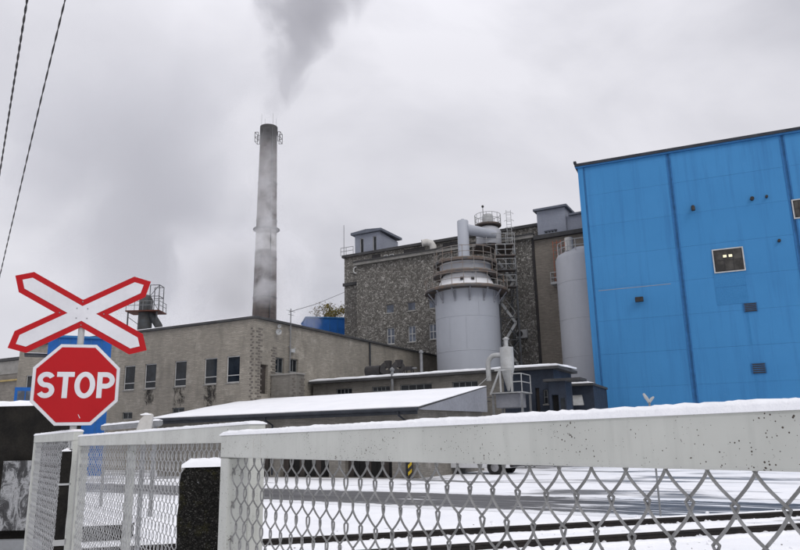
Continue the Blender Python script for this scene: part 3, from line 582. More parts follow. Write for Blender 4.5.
# toothed dark quoins on the corner: single bricks left out of step
k = 0; z = .3
qm = MB().box(-.17, 0, -.012, .05, 0, .10).mesh('quoin', 'quoin'); qm2 = MB().box(-.02, .012, .0, .40, 0, .10).mesh('quoin', 'quoin')
while z < HA - .6:
    o = link('quoin', qm, A, loc=(-.06 - .12 * (k % 2), 0, z)); o2 = link('quoin', qm2, A, loc=(0, .1 + .2 * (k % 2), z)); z += .17; k += 1
z = .3; ys = sidew[2][1] + .25
while z < HA - 1.6:
    link('quoin', qm2, A, loc=(0, ys + .15 * (k % 2), z)); z += .17; k += 1
sm_, snt, sb_ = newmat('soot_run'); n_ = N(snt); gv = n_.n('ShaderNodeTexCoord').outputs['Generated']; sp_ = n_.n('ShaderNodeSeparateXYZ', {0: gv})
ed_ = n_.math('SUBTRACT', 1.0, n_.math('MULTIPLY', n_.math('ABSOLUTE', n_.math('SUBTRACT', sp_.outputs[0], .5)), 2.0)); ed_ = n_.math('MULTIPLY', ed_, n_.math('MINIMUM', n_.math('MULTIPLY', sp_.outputs[2], 2.2), 1.0))
al_ = n_.ramp(n_.math('MULTIPLY', ed_, n_.math('MULTIPLY', n_.ramp(n_.noise(n_.scale(n_.pos(), (1, 1, .5)), 3.2, 8, .8, 1.0), [(.35, 0), (.62, 1)]), 1.1)), [(.30, 0), (.68, .6)])
sb_.inputs['Base Color'].default_value = (.035, .032, .028, 1); sb_.inputs['Roughness'].default_value = .95; lk(snt, al_, sb_.inputs['Alpha'])
for i, w in enumerate(wins[:5]):
    if i in (0, 4): continue
    hh_ = (1.0, 1.3, 1.6, 1.9, .8)[i]; e_ = (.5, .1, .35, .3, .6)[i]; MB().box(w[0] - .15 - e_ * .6, w[1] + .1 + e_, -.009, -.004, w[2] - .1 - hh_, w[2] - .08).build('soot_stain', sm_, A)
# downpipe, antenna mast and dishes
dp = FA.side(369, 350)[0]; MB().tube([(.09, dp, 0), (.09, dp, HA)], .06, 8).build('downpipe', 'gutter', A, True)
ya, za = FA.side(288, 372); zt2 = FA.side(289, 309)[1]
am = thing('antenna_mast', 'thin grey antenna mast on the side wall of the brick office', 'antenna', FA.W(.15, ya, 0), FA.th)
MB().tube([(0, 0, za - .4), (0, 0, zt2)], .035, 8).build('mast', 'steel', am, True)
for z in (za, za + 1.6, HA - .3): MB().box(-.15, .0, -.03, .03, z, z + .05).build('bracket', 'steel', am)
zz = FA.side(292, 351)[1]; MB().box(-.03, .05, .05, .45, zz - .12, zz + .1).tube([(.01, 0, zz), (.01, .6, zz + .2)], .02).build('junction_box', 'steelw', am)
MB().tube([(0, -.45, zt2 - .15), (0, .45, zt2 - .15)], .015).tube([(0, -.3, zt2 - .4), (0, .3, zt2 - .4)], .015).build('aerial', 'steel', am)
for i, (px, py, rr, lb) in enumerate(((277, 327, .12, 'small white satellite dish under the roof edge of the brick office'), (276.5, 332.5, .19, 'larger white satellite dish hung below the smaller dish on brick wall'))):
    yy, zz = FA.side(px, py); dsh = thing('satellite_dish', lb, 'dish', FA.W(0, yy, zz), FA.th + R(60)); 
    mbd = MB().lathe((0, 0, 0), [(0, 0), (rr * .5, .02), (rr, .08), (rr, .095), (rr * .5, .035), (0, .012)], 18); mo = mbd.build('reflector', 'steelw', dsh, True, loc=(0, -.3, 0)); mo.rotation_euler = (R(100), 0, 0)
    MB().tube([(0, -.28, 0), (0, .22, -.05)], .02).build('arm', 'steel', dsh)
    MB().tube([(0, -.34, -.06), (0, -.62, .02)], .012).box(-.03, .03, -.68, -.6, -.01, .05).build('receiver', 'steel', dsh)
# lower wing on the left
zl = FA.front(12, 360)[1]; hl = FA.front(40, 354)[0]
lw = thing('brick_wing', 'low grey brick wing with flat roof behind the black concrete wall', 'building', FA.W(-WL - .02, 0), FA.th)
mb = MB().box(-26, 0, .3, 12, 0, zl); mb.build('wall', 'brickA2', lw); MB().box(-26.2, -.02, .1, 12, zl + .002, zl + .22).build('roof', 'roofing', lw)
MB().box(-26, -.1, .24, .298, zl - 1.0, zl - .02).build('fascia', 'conc', lw)
MB().tube([(-26, .2, zl - 1.5), (-.1, .2, zl - 1.5)], .07, 8).build('gas_pipe', 'yellowpipe', lw, True)

# porch block beside the office
pA = FA.side(270.5, 380)[0]
FP = Frame(FA.W(.06, pA), FA.th); PW = 1.9
po = bframe('porch_block', 'low brick stair block with toothed corner against office side wall', 'porch', FP); zp = FP.front(285, 375)[1]
pd = max(.8, FP.side(302, 380, PW)[0]); MB().box(0, PW, 0, pd, 0, zp).build('wall', 'brickC', po)
MB().box(-.02, PW + .08, -.08, pd + .05, zp + .002, zp + .1).build('coping', 'conc', po, bevel=.01)
z = .3; k = 0
while z < zp - .3: link('quoin', qm2, po, loc=(PW, pd - .5 + .16 * (k % 2), z)); link('quoin', qm, po, loc=(PW - .05 - .1 * (k % 2), 0, z)); z += .17; k += 1

# ================================================================== GARAGES (C)
oc_ = P_z(419, 478.5, 0); gz = P_y(419, 407, oc_.y).z
FC = Frame((oc_.x, oc_.y), R(-28.5)); C = bframe('garage_row', 'low brick garage row with snowy lean-to roof and dark gutter', 'garage', FC)
HC = FC.front(419, 407)[1]; yb, zr = FC.side(486, 386, .3); xl = FC.front(160, 418)[0]; xl2 = -FC.L(P_z(0, 0, 0))[0] if False else xl
zbk = FC.side(486, 412, .3)[1]
hd_ = []
for x0, x1 in ((280, 329), (345, 392), (232, 270)): a = FC.front(x0, 462); b = FC.front(x1, 462); hd_.append((a[0] - xl, b[0] - xl, .02, max(1.9, a[1] + .15)))
mb = MB(); mb.facade((xl, 0, 0), X3, Y3, -xl, HC - .02, hd_, .35); mb.quad((0, 0, 0), (0, yb, 0), (0, yb, zbk), (0, 0, HC - .05)); mb.quad((xl, yb, 0), (0, yb, 0), (0, yb, zr - .1), (xl, yb, zr - .1)); mb.quad((xl, 0, 0), (xl, yb, 0), (xl, yb, zr - .1), (xl, 0, HC - .05))
mb.build('wall', 'brickC', C)
for h in hd_:
    dr = MB().box(xl + h[0], xl + h[1], .3, .345, .02, h[3]).build('garage_door', 'door', C)
    n_ = int((h[1] - h[0]) / .28)
    for i in range(n_): w_ = (h[1] - h[0]) / n_; MB().box(xl + h[0] + i * w_ + .01, xl + h[0] + (i + 1) * w_ - .01, .275, .298, .04, h[3] - .02).build('door_plank', 'void' if i % 3 else 'door', dr)
mb = MB(); 
mb.prism([(.30, 0 - .5, HC - .10), (.30, yb, zr - .06), (.30, yb, zbk), (.30, 0, HC - .12)], (.02, 0, 0)); mb.build('gable_sheet', 'gable', C)
sl_ = (zr - HC) / yb
mb = MB().prism([(xl - .3, -.5, HC - .12 ), (xl - .3, yb + .1, zr - .10), (xl - .3, yb + .1, zr - .0), (xl - .3, -.5, HC - .02)], (.298 - xl + .3, 0, 0)); mb.build('roof', 'roofing', C)
# snow sheet on the roof with an uneven eave edge
def snow_sheet(x0, x1, y0, y1, zf, th, nx, ny, seed=0, droop=.06):
    mb = MB(); gx = lambda i: x0 + (x1 - x0) * i / nx; gy = lambda j: y0 + (y1 - y0) * j / ny
    for lay in (0, 1):
        for j in range(ny + 1):
            for i in range(nx + 1):
                x, y = gx(i), gy(j); nn = mnoise.noise(Vector((x * .7, y * .7, seed))) * .5 + mnoise.noise(Vector((x * 2.6, y * 2.6, seed + 4))) * .25
                ex = min(1, .45 + min(i, nx - i, j, ny - j) * .4)
                yo = y + (droop * nn if j == 0 else 0) - (0 if lay else 0)
                mb.v.append((x, yo, zf(x, y) + (0 if lay == 0 else th * ex * (1 + nn * .7))))
    n1 = (nx + 1) * (ny + 1); id_ = lambda l, i, j: l * n1 + j * (nx + 1) + i
    for j in range(ny):
        for i in range(nx): mb.f.append((id_(1, i, j), id_(1, i + 1, j), id_(1, i + 1, j + 1), id_(1, i, j + 1))); mb.f.append((id_(0, i, j), id_(0, i, j + 1), id_(0, i + 1, j + 1), id_(0, i + 1, j)))
    for i in range(nx):
        for j in (0, ny): mb.f.append((id_(0, i, j), id_(0, i + 1, j), id_(1, i + 1, j), id_(1, i, j)))
    for j in range(ny):
        for i in (0, nx): mb.f.append((id_(0, i, j), id_(0, i, j + 1), id_(1, i, j + 1), id_(1, i, j)))
    return mb
snow_sheet(xl - .28, .29, -.46, yb + .08, lambda x, y: HC - .015 + (y + .5) * (zr - HC) / (yb + .6) + .004, .07, 70, 14, 1).build('roof_snow', 'snow', C, True)
mb = MB().tube([(xl - .3, -.58, HC - .10), (.3, -.58, HC - .10)], .085, 8).box(xl - .3, .25, -.50, -.46, HC - .30, HC - .125); mb.build('gutter', 'gutter', C, True)
for px in (272, 404):
    x = FC.front(px, 415)[0]; MB().tube([(x, -.56, HC - .16), (x, -.5, HC - .32), (x + .12, -.1, HC - .55), (x + .12, -.07, .1)], .045, 8).build('downpipe', 'gutter', C, True)
# hazard-striped corner guard
hz = FC.front(413.5, 470)[0]; hp = FC.W(hz, -.25)
t = thing('hazard_post', 'short post with black and yellow stripes by the garage corner', 'bollard', (hp.x, hp.y, 0), FC.th); MB().box(-.09, .09, -.06, .06, 0, 1.25).build('post', 'black', t, bevel=.01)
for i in range(4): MB().prism([(-.088, -.064, .12 + i * .29), (.088, -.064, .27 + i * .29), (.088, -.064, .41 + i * .29), (-.088, -.064, .26 + i * .29)], (0, .003, 0)).build('stripe', 'yellow', t)

# ================================================================== WORKSHOP BEHIND (D)
yD = FA.side(310, 384)[0]; od = FA.W(.0, yD); FD = Frame((od.x, od.y), R(-27)); D = bframe('workshop_building', 'flat-roofed brick workshop with snow edge in front of the silo', 'building', FD)
xr, HD = FD.front(553, 368); HD0 = FD.front(330, 381)[1]; HD = (HD + HD0) / 2 - .1; DD = FD.side(571, 375, xr)[0]; DD = max(3.0, min(9, DD))
xs_ = FD.front(504, 385)[0]
wD = []
for x0, x1, y0, y1 in ((372, 390, 387, 391), (400, 432, 385, 390), (336, 352, 389, 394), (452, 478, 382, 388)): a = FD.front(x0, y0); b = FD.front(x1, y1); wD.append((a[0], b[0], b[1], a[1]))
mb = MB(); mb.facade((0.25, 0, 0), X3, Y3, xs_ - .25, HD, [(w[0] - .25, w[1] - .25, w[2], w[3]) for w in wD], .2); mb.quad((0.25, DD, 0), (xr, DD, 0), (xr, DD, HD), (0.25, DD, HD)); mb.build('wall', 'brickC', D)
for w in wD: window(D, (0, 0, 0), X3, Y3, w, .14, .05, (tuple(k / 4 for k in (1, 2, 3)), ()), 'framed', 'glass', True)
b1 = FD.front(538, 390); dh = []
for x0, x1, y0, y1 in ((535, 540.5, 388, 410), (543, 548.5, 390, 404)): a = FD.front(x0, y0); b = FD.front(x1, y1); dh.append((a[0] - xs_, b[0] - xs_, max(.05, b[1]) if y1 < 408 else .05, a[1]))
mb = MB(); mb.facade((xs_, -.01, 0), X3, Y3, xr - xs_, HD, dh, .25); mb.quad((xr, -.01, 0), (xr, DD, 0), (xr, DD, HD), (xr, -.01, HD)); mb.build('painted_wall', 'dkblue', D)
MB().box(xs_ + dh[0][0] + .01, xs_ + dh[0][1] - .01, .16, .2, .05, dh[0][3] - .01).build('door', 'door', D)
window(D, (xs_, -.01, 0), X3, Y3, dh[1], .15, .05, ((), (.5,)), 'framed', 'glass', True)
MB().box(0.1, xr + .4, -.35, DD, HD + .002, HD + .16).build('roof', 'roofing', D)
snow_sheet(0.15, xr + .38, -.33, DD, lambda x, y: HD + .162 + .03 * y, .20, 60, 8, 5, .1).build('roof_snow', 'snow', D, True)
for px, py in ((394, 371), (421, 350)):
    x = FD.front(px, py, 0 if px < 400 else 1.5)[0]; z = FD.front(px, py)[1]; MB().tube([(x, -.25 if px < 400 else 1.5, HD - .9 if px < 400 else HD), (x, -.25 if px < 400 else 1.5, z)], .09, 10).lathe((x, -.25 if px < 400 else 1.5, z), [(.14, 0), (.14, .12), (.02, .22)], 10).build('vent_pipe', 'steel', D, True)
# dark-blue annex at the workshop's right end
xa0 = FD.front(549, 395, -1.2)[0]; xa1 = FD.front(566, 395, -1.2)[0]; HX = FD.front(556, 381.5, -1.2)[1]
fo = FD.W(xa0, -1.2); FX = Frame(fo, FD.th); ax = bframe('annex', 'small slate-blue flat-roofed annex at the end of the workshop', 'building', FX); wx = xa1 - xa0
mb = MB(); mb.facade((0, 0, 0), X3, Y3, wx, HX, [(.15 * wx, .55 * wx, .05, HX - .7)], .3); mb.quad((wx, 0, 0), (wx, 1.15, 0), (wx, 1.15, HX), (wx, 0, HX)); mb.quad((0, 0, 0), (0, 1.15, 0), (0, 1.15, HX), (0, 0, HX)); mb.build('wall', 'dkblue', ax)
MB().box(.15 * wx + .01, .55 * wx - .01, .22, .27, .05, HX - .71).build('door', 'void', ax)
MB().box(.68 * wx, .92 * wx, -.03, -.002, HX - 1.9, HX - .9).build('window', 'glass', ax)
MB().box(-.2, wx + .9, -.3, 1.18, HX + .002, HX + .14).build('roof', 'roofing', ax)
# loading shed between annex and blue hall
ls = P_y(582, 395, 44); t = thing('loading_shed', 'low dark loading shed with snowy edge between annex and blue hall', 'shed', (ls.x, ls.y, 0), R(-25)); hs = P_y(582, 386, 44).z
MB().box(-.75, .72, 0, 5, 0, hs).build('wall', 'dkblue', t); MB().box(-.85, .8, -.4, 5, hs + .002, hs + .14).build('roof', 'roofing', t); snow_strip(1.6, .5, .10, 31, .1, .02, 7).build('roof_snow', 'snow', t, True, loc=(-.83, -.12, hs + .14))
MB().prism([(-.55, -.7, hs - 1.2), (.2, -.7, hs - 1.2), (.0, -.05, hs - .6), (-.7, -.05, hs - .6)], (0, .03, .05)).build('awning', 'steelw', t)
# fans on the workshop roof
for i, (px, lb) in enumerate(((374, 'black drum of the fan set on workshop roof beside office wall'), (387, 'round black blower casing in the middle of workshop roof'), (398, 'tilted black fan casing beside the round blower on workshop roof'), (409, 'black motor stand at the end of roof fan row'))):
    yy = 2.2; x, z = FD.front(px, 371, yy); q = FD.W(x, yy, HD + .22)
    t = thing('roof_fan', lb, 'fan', q, FD.th, 'black fans on the workshop roof'); k = (.36, .44, .44, .3)[i]
    if i in (0,): MB().tube([(-.55, 0, k + .25), (.55, 0, k + .25)], [k, k], 18).build('drum', 'black', t, True); MB().tube([(.56, 0, k + .25), (.75, 0, k + .25)], .18, 12).build('motor', 'steel', t, True)
    elif i < 3:
        o = MB().lathe((0, 0, 0), [(.12, -.2), (k, -.2), (k, .2), (.12, .2), (.12, -.2)], 20).build('casing', 'black', t, True, loc=(0, 0, k + .25)); o.rotation_euler = (R(80), 0, R(20 * i))
        MB().box(-.12, .3, -.16, .16, k + .3, 2 * k + .35).build('outlet', 'black', t)
    else: MB().box(-.25, .25, -.2, .2, .5, .75).build('motor', 'black', t, bevel=.04); MB().tube([(.25, 0, .62), (.55, 0, .62)], .05).build('shaft', 'steel', t)
    for a in (-.3, .3):
        for b in (-.18, .18): MB().obox((a, b, 0), (a * .8, b * .8, .5), .06, .06).build('leg', 'black', t)

# ================================================================== CYCLONE
YC = (FD.W(FD.front(508, 390)[0], 0).y) - 2.2
cc = P_y(507, 360, YC); t = thing('cyclone', 'pale steel cyclone separator with bent duct on a railed stand', 'separator', (cc.x, cc.y, 0), FD.th)
zf = lambda py: P_y(507, py, YC).z
zc1, zc2, zc3, ztp = zf(347.5), zf(369), zf(391), zf(337); rC = 6.8 * YC / 700
MB().lathe((0, 0, 0), [(.06, zc3), (rC, zc2), (rC * 1.03, zc2 + .03), (rC, zc2 + .06), (rC, zc1), (rC * .3, zc1 + .06), (0, zc1 + .06)], 28).build('drum', 'steelw', t, True)
MB().lathe((0, 0, 0), [(.11, zc1 + .05), (.11, ztp - .2), (.2, ztp - .1), (.02, ztp), (0, ztp)], 16).build('outlet', 'steelw', t, True)
du = [(-rC * .6, -.1, zc1 - .4)] + [(-rC - .28 - .42 * math.sin(a), -.1, zc1 - .9 + .5 * math.cos(a)) for a in [R(x) for x in (0, 20, 45, 70, 90)]] + [(-rC - .70, -.1, zf(380))]
MB().tube(du, .14, 12).build('duct', 'steelw', t, True)
ps = zf(393); MB().box(-.55, .75, -.6, .6, zf(408) , ps - .06).build('hopper_box', 'gable', t, bevel=.02)
MB().box(-.75, 1.05, -.85, .85, ps - .055, ps).build('platform', 'steelw', t)
rl = MB(); railing(rl, [(.5, -.8, ps), (1.0, -.8, ps), (1.0, .8, ps)], .95, .028, (1, .55)); rl.build('railing', 'steelw', t)
lg = MB()
for a in (-.65, .95):
    for b in (-.75, .75): MB().obox((a, b, 0), (a, b, ps - .06), .1, .1).build('leg', 'steel', t)
MB().obox((-.75, -.85, ps - .1), (-.15, -.85, zc2 - .1), .09, .09).obox((-.15, -.85, ps), (-.15, -.85, zc2), .08, .08).obox((-.45, -.85, zc2 - .12), (.6, -.85, zc2 - .12), .08, .08).obox((.45, -.85, ps), (.45, -.85, zc2 - .1), .06, .06).build('brace', 'steelw', t)
sb = MB()
for s_ in range(9): MB().box(-.78 - .26 * (s_ + 1), -.78 - .26 * s_, -.8, -.1, ps - .2 * (s_ + 1) - .03, ps - .2 * (s_ + 1)).build('step', 'steel', t)
MB().obox((-.78, -.85, ps + .9), (-3.1, -.85, ps - .9), .04, .04).build('handrail', 'steelw', t)

# ================================================================== TALL MILL (B)
ob = P_y(357, 330, 70); FB = Frame((ob.x, ob.y), R(-28.5)); B = bframe('mill_building', 'tall dark rubble-stone mill with penthouses on its roof', 'building', FB)
z1_ = FB.front(358, 265)[1]; z2_ = FB.front(536, 239)[1]; HB = (z1_ + z2_) / 2; hb = lambda x: z1_ + (z2_ - z1_) * x / xB
xB = FB.front(537, 300)[0]; xB2 = FB.front(605, 300)[0]
wB = []
for x0, x1, y0, y1 in ((385.4, 394, 304.6, 312.7), (406.7, 415.6, 302.2, 310.2), (428, 436, 300, 308), (386.5, 394.8, 328, 343.8), (407.8, 416, 326, 341.7), (428.7, 437, 324, 339)):
    a = FB.front(x0, y0); b = FB.front(x1, y1); wB.append((a[0], b[0], b[1], a[1]))
mb = MB(); mb.facade((0, 0, 0), X3, Y3, xB, lambda x: HB, wB, .25); mb.quad((0, 0, 0), (0, 14, 0), (0, 14, HB), (0, 0, HB)); mb.build('stone_wall', 'rubble', B)
for i, w in enumerate(wB): window(B, (0, 0, 0), X3, Y3, w, .15, .09, ((.5,), (.5,)) if i > 2 else ((), ()), 'frame' if i > 2 else 'conc', 'glassl', True, 'wconc')
z = 0
bw = FB.front(563, 388); wz = [(bw[0] - .45 - xB, bw[0] + .45 - xB, bw[1] - .5, bw[1] + .6)]
mb = MB(); mb.facade((xB, -.02, 0), X3, Y3, xB2 - xB, HB - .25, wz, .25); mb.build('brick_wall', 'brickB', B); window(B, (xB, -.02, 0), X3, Y3, wz[0], .15, .06, ((.5,), ()), 'frame', 'glass', True)
MB().box(xB - .13, xB + .1, -.10, .05, 0, HB).build('downpipe', 'black', B)
mb = MB().box(-.15, xB + .1, -.35, 1.9, HB + .002, HB + .3); mb.build('parapet', 'conc', B); MB().box(-.2, xB + .15, -.45, 0.1, HB + .302, HB + .42).build('coping', 'roofing', B)
MB().box(xB + .16, xB2, -.4, 1.9, HB - .248, HB + .12).build('cornice', 'roofing', B)
# set-back upper storey with its own roof
xu = FB.front(344.5, 300, 2.0)[0]; zu = (FB.front(345, 256, 2.0)[1] + FB.front(538, 229, 2.0)[1]) / 2
MB().box(xu, xB2, 2.0, 16, 0, zu).build('upper_wall', 'rubble', B); MB().box(xu - .2, xB2 + .2, 1.75, 16.2, zu + .002, zu + .28).build('roof', 'roofing', B)
zl_ = FB.front(350, 284, 2.0)[1]; MB().box(xu - .1, -.16, 1.8, 1.998, zl_ - .2, zl_ + .12).build('ledge', 'roofing', B)
cx_, cz_ = FB.front(356.3, 270, 1.9); mbo = MB().lathe((0, 0, 0), [(.28, 0), (.40, 0), (.40, .1), (.28, .1), (.28, 0)], 22).build('ring_window', 'frame', B, True, loc=(cx_, 1.95, cz_)); mbo.rotation_euler.x = R(90)
w_ = FB.front(384, 255.5, 2.0), FB.front(395.5, 259.5, 2.0)
for i in range(2):
    x0 = w_[0][0] + (w_[1][0] - w_[0][0]) * (.5 * i); f = MB().box(x0, x0 + .5, 1.93, 1.998, w_[1][1], w_[0][1]).build('window', 'frame', B); MB().box(x0 + .07, x0 + .43, 1.92, 1.935, w_[1][1] + .07, w_[0][1] - .07).build('pane', 'glass', f)
for px, wd in ((376, 1.0), (414, 2.4), (450, 1.6)): x, zz = FB.front(px, 250, 1.95); MB().box(x - wd / 2, x + wd / 2, 1.96, 1.998, zu - .75, zu - .15).build('louvre', 'black', B)
# penthouses
def pent(name, label, px0, px1, pyt, depth, y0, extra=None, mat='pent'):
    x0, x1 = FB.front(px0, pyt + 10, y0)[0], FB.front(px1, pyt + 10, y0)[0]; zt = FB.front((px0 + px1) / 2, pyt, y0)[1]; return x0, x1, zt
x0, x1, zt = pent('', '', 355, 380, 233.5, 5, 3.0)
base = zu + .285; q = FB.W(x0, 3.0, base); t = thing('roof_penthouse', 'small grey-blue penthouse with two narrow windows on left end of mill roof', 'penthouse', q, FB.th); Wd = x1 - x0; hh = zt - base
mb = MB(); hw = [(Wd * .30 - .3, Wd * .30 + .15, .35, hh * .82), (Wd * .86 - .45, Wd * .86 - .0, .35, hh * .82)]; mb.facade((0, 0, 0), X3, Y3, Wd, hh, hw, .2); mb.quad((Wd, 0, 0), (Wd, 4, 0), (Wd, 4, hh - .25), (Wd, 0, hh)); mb.quad((0, 0, 0), (0, 4, 0), (0, 4, hh), (0, 0, hh)); mb.quad((0, 4, 0), (Wd, 4, 0), (Wd, 4, hh - .25), (0, 4, hh)); mb.build('wall', 'pent', t)
for w in hw: window(t, (0, 0, 0), X3, Y3, w, .12, .06, ((), ()), 'frame', 'glass', False)
MB().prism([(-.35, -.35, hh + .002), (Wd + .35, -.35, hh + .002), (Wd + .35, -.35, hh + .26), (Wd * .5, -.35, hh + .42), (-.35, -.35, hh + .26)], (0, 4.7, 0)).build('roof', 'pentdk', t)
rl = MB(); railing(rl, [(-1.2, -1.0, 0), (-.5, -1.0, 0), (.4, -1.0, 0)], .9, .03); rl.build('railing', 'steel', t); MB().tube([(-1.05, -.6, 0), (-1.05, -.6, 3.6)], .035, 6).build('mast', 'steel', t)
yP = 2.4; x0, zt = FB.front(537, 211, yP)[0], FB.front(550, 209.5, yP)[1]; x1 = FB.front(566, 207, yP)[0]; x2 = FB.front(606, 215, yP)[0]; zt2 = FB.front(578, 214, yP + .8)[1]
q = FB.W(x0, yP, zu - .4); t = thing('roof_penthouse', 'pale grey-blue stepped penthouse with window strip above brown brick wall', 'penthouse', q, FB.th); hz0 = 0; ht = zt - zu + .4; ht2 = zt2 - zu + .4
a, b = FB.front(544, 232, yP), FB.front(558, 238.5, yP); hw = [(a[0] - x0, b[0] - x0, b[1] - zu + .4, a[1] - zu + .4)]
# lift the penthouse front out of the set-back wall
mb = MB(); hw = [(hw[0][0], hw[0][1], max(.1, hw[0][2]), max(1.0, hw[0][3]))]
t.location = FB.W(x0, 1.3, HB + .305); base = HB + .305; ht = FB.front(550, 209.5, 1.3)[1] - base; ht2 = FB.front(578, 214.5, 1.6)[1] - base
a, b = FB.front(544, 231, 1.3), FB.front(558, 238.5, 1.3); x0 = FB.front(537, 220, 1.3)[0]; x1 = FB.front(565.5, 220, 1.3)[0]; x2 = FB.front(606, 220, 1.6)[0]; t.location = FB.W(x0, 1.3, base)
hw = [(a[0] - x0, b[0] - x0, max(.12, b[1] - base), a[1] - base)]
mb.facade((0, 0, 0), X3, Y3, x1 - x0, ht, hw, .2); mb.quad((0, 0, 0), (0, 6, 0), (0, 6, ht), (0, 0, ht)); mb.quad((x1 - x0, 0, 0), (x1 - x0, 6, 0), (x1 - x0, 6, ht), (x1 - x0, 0, ht)); mb.box(x1 - x0 + .01, x2 - x0, .3, 6, 0, ht2); mb.build('wall', 'pent', t)
window(t, (0, 0, 0), X3, Y3, hw[0], .14, .07, ((.25, .5, .75), (.5,)), 'pent', 'glass', True)
MB().box(-.25, x1 - x0 + .25, -.3, 6.2, ht + .002, ht + .2).build('roof', 'pentdk', t); MB().box(x1 - x0 + .26, x2 - x0 + .2, .05, 6.2, ht2 + .002, ht2 + .18).build('lower_roof', 'pentdk', t)
# air conditioner and pipe on the stone wall
for px, py, nm in ((523, 334.5, 'AC'),):
    x, z = FB.front(px, py); q = FB.W(x, -.02, z - .35); t = thing('air_conditioner', 'white air conditioner unit bolted to the dark stone wall', 'air conditioner', q, FB.th)
    MB().box(-.5, .5, -.42, -.05, 0, .72).build('case', 'steelw', t, bevel=.02); o = MB().lathe((0, 0, 0), [(0, 0), (.26, 0), (.28, .02), (.28, .05), (0, .05)], 20).build('fan_grille', 'black', t, True, loc=(-.14, -.42, .36)); o.rotation_euler.x = R(90)
    MB().box(-.45, -.4, -.4, 0, -.08, -.01).build('bracket', 'steel', t); MB().box(.4, .45, -.4, 0, -.08, -.01).build('bracket', 'steel', t)
# white vent elbow above the parapet
x, z = FB.front(430, 248, -.1); q = FB.W(x, 0.6, HB + .43); t = tag(MB().tube([(0, 0, 0), (0, 0, .55), (-.15, -.1, .85), (-.5, -.35, .95), (-.9, -.6, .85)], [.34, .34, .34, .34, .36], 14).build('vent_elbow', 'insul', None, True), 'bent white vent pipe rising over the stone mill parapet', 'vent'); t.location = q; t.rotation_euler.z = FB.th

# ================================================================== SILO (E)
YS = 58.0; sc = P_y(468, 330, YS); CS = (0, 0); RS = 32.2 * YS / 700
S = thing('silo', 'large pale grey silo with white cone and three railed platforms', 'silo', (sc.x, sc.y, 0), 0)
zs = lambda py: P_y(468, py, YS - RS * .5).z
zsh = zs(290.5)
MB().lathe((0, 0, 0), [(RS, 0), (RS, zs(330)), (RS, zsh - .25), (RS, zsh)], 56).build('shell', 'silo', S, True)
for py in (352, 318): MB().lathe((0, 0, 0), [(RS + .002, zs(py)), (RS + .018, zs(py) + .015), (RS + .018, zs(py) + .05), (RS + .002, zs(py) + .065)], 56).build('weld_band', 'silo', S, True)
for a in (200, 232, 262, 285, 318):
    c, s_ = math.cos(R(a)), math.sin(R(a)); z0 = (zs(352) + .07, zs(318) + .07)[a % 2]; MB().obox((c * (RS + .002), s_ * (RS + .002), z0), (c * (RS + .002), s_ * (RS + .002), z0 + 2.6), .03, .015).build('weld_seam', 'silo', S)
zc_ = zs(273.5); MB().lathe((0, 0, 0), [(RS * .98, zsh + .05), (RS * .74, zc_), (RS * .70, zc_ + .1)], 48).build('cone', 'snow', S, True); [MB().box(x_ - .12, x_ + .12, -.1, .1, 0, .22).build('hatch', 'black', S, loc=(0, -RS * .86, (zsh + zc_) / 2)) for x_ in (-.55, .35)]
zd = zs(262); MB().lathe((0, 0, 0), [(RS * .80, zc_), (RS * .82, zc_ + .15), (RS * .82, zd - .1), (RS * .80, zd), (RS * .55, zd + .5), (0, zd + .75)], 48).build('drum', 'silo2', S, True)
snow_strip(.1, .1, .01).v
def platform(par, z, r0, r1, nm='platform', dk='deck', rz_=1.05, npost=20, arms=12, a0=0, a1=2 * math.pi):
    p = MB().lathe((0, 0, z), [(r0, 0), (r1, 0), (r1, .16), (r0, .16), (r0, 0)], 40, a0, a1).build(nm, dk, par)
    r = MB(); railing(r, circ((0, 0), r1 - .05, z + .16, npost, a0, a1), rz_, .024, (1, .52), True, 4, .10); r.build('railing', 'railrust', p)
    for i in range(arms):
        a = a0 + (a1 - a0) * (i + .5) / arms; c, s = math.cos(a), math.sin(a); MB().obox((r0 * c, r0 * s, z - .85), ((r1 - .15) * c, (r1 - .15) * s, z - .02), .09, .09).obox((r0 * c, r0 * s, z - 1.0), (r0 * c, r0 * s, z - .1), .12, .12).build('bracket', 'gable', p)
    return p
platform(S, zsh - .05, RS + .03, RS + .85, arms=14, npost=22)
platform(S, zc_ - .05, RS * .84, RS * 1.03, npost=18, arms=0)
platform(S, zd - .05, RS * .84, RS * 1.0, npost=18, arms=0)
# upright vent duct and the cross duct
vx = P_y(463.2, 235, YS); vz = P_y(463, 221, YS).z; vr = 5.9 * YS / 700; lx = vx.x - sc.x
MB().lathe((lx, 0, 0), [(vr, zd + .2), (vr, vz - .06), (vr * .94, vz), (vr * .3, vz + .06), (vr * .28, vz + .16), (0, vz + .16)], 28).build('vent_duct', 'silo', S, True)
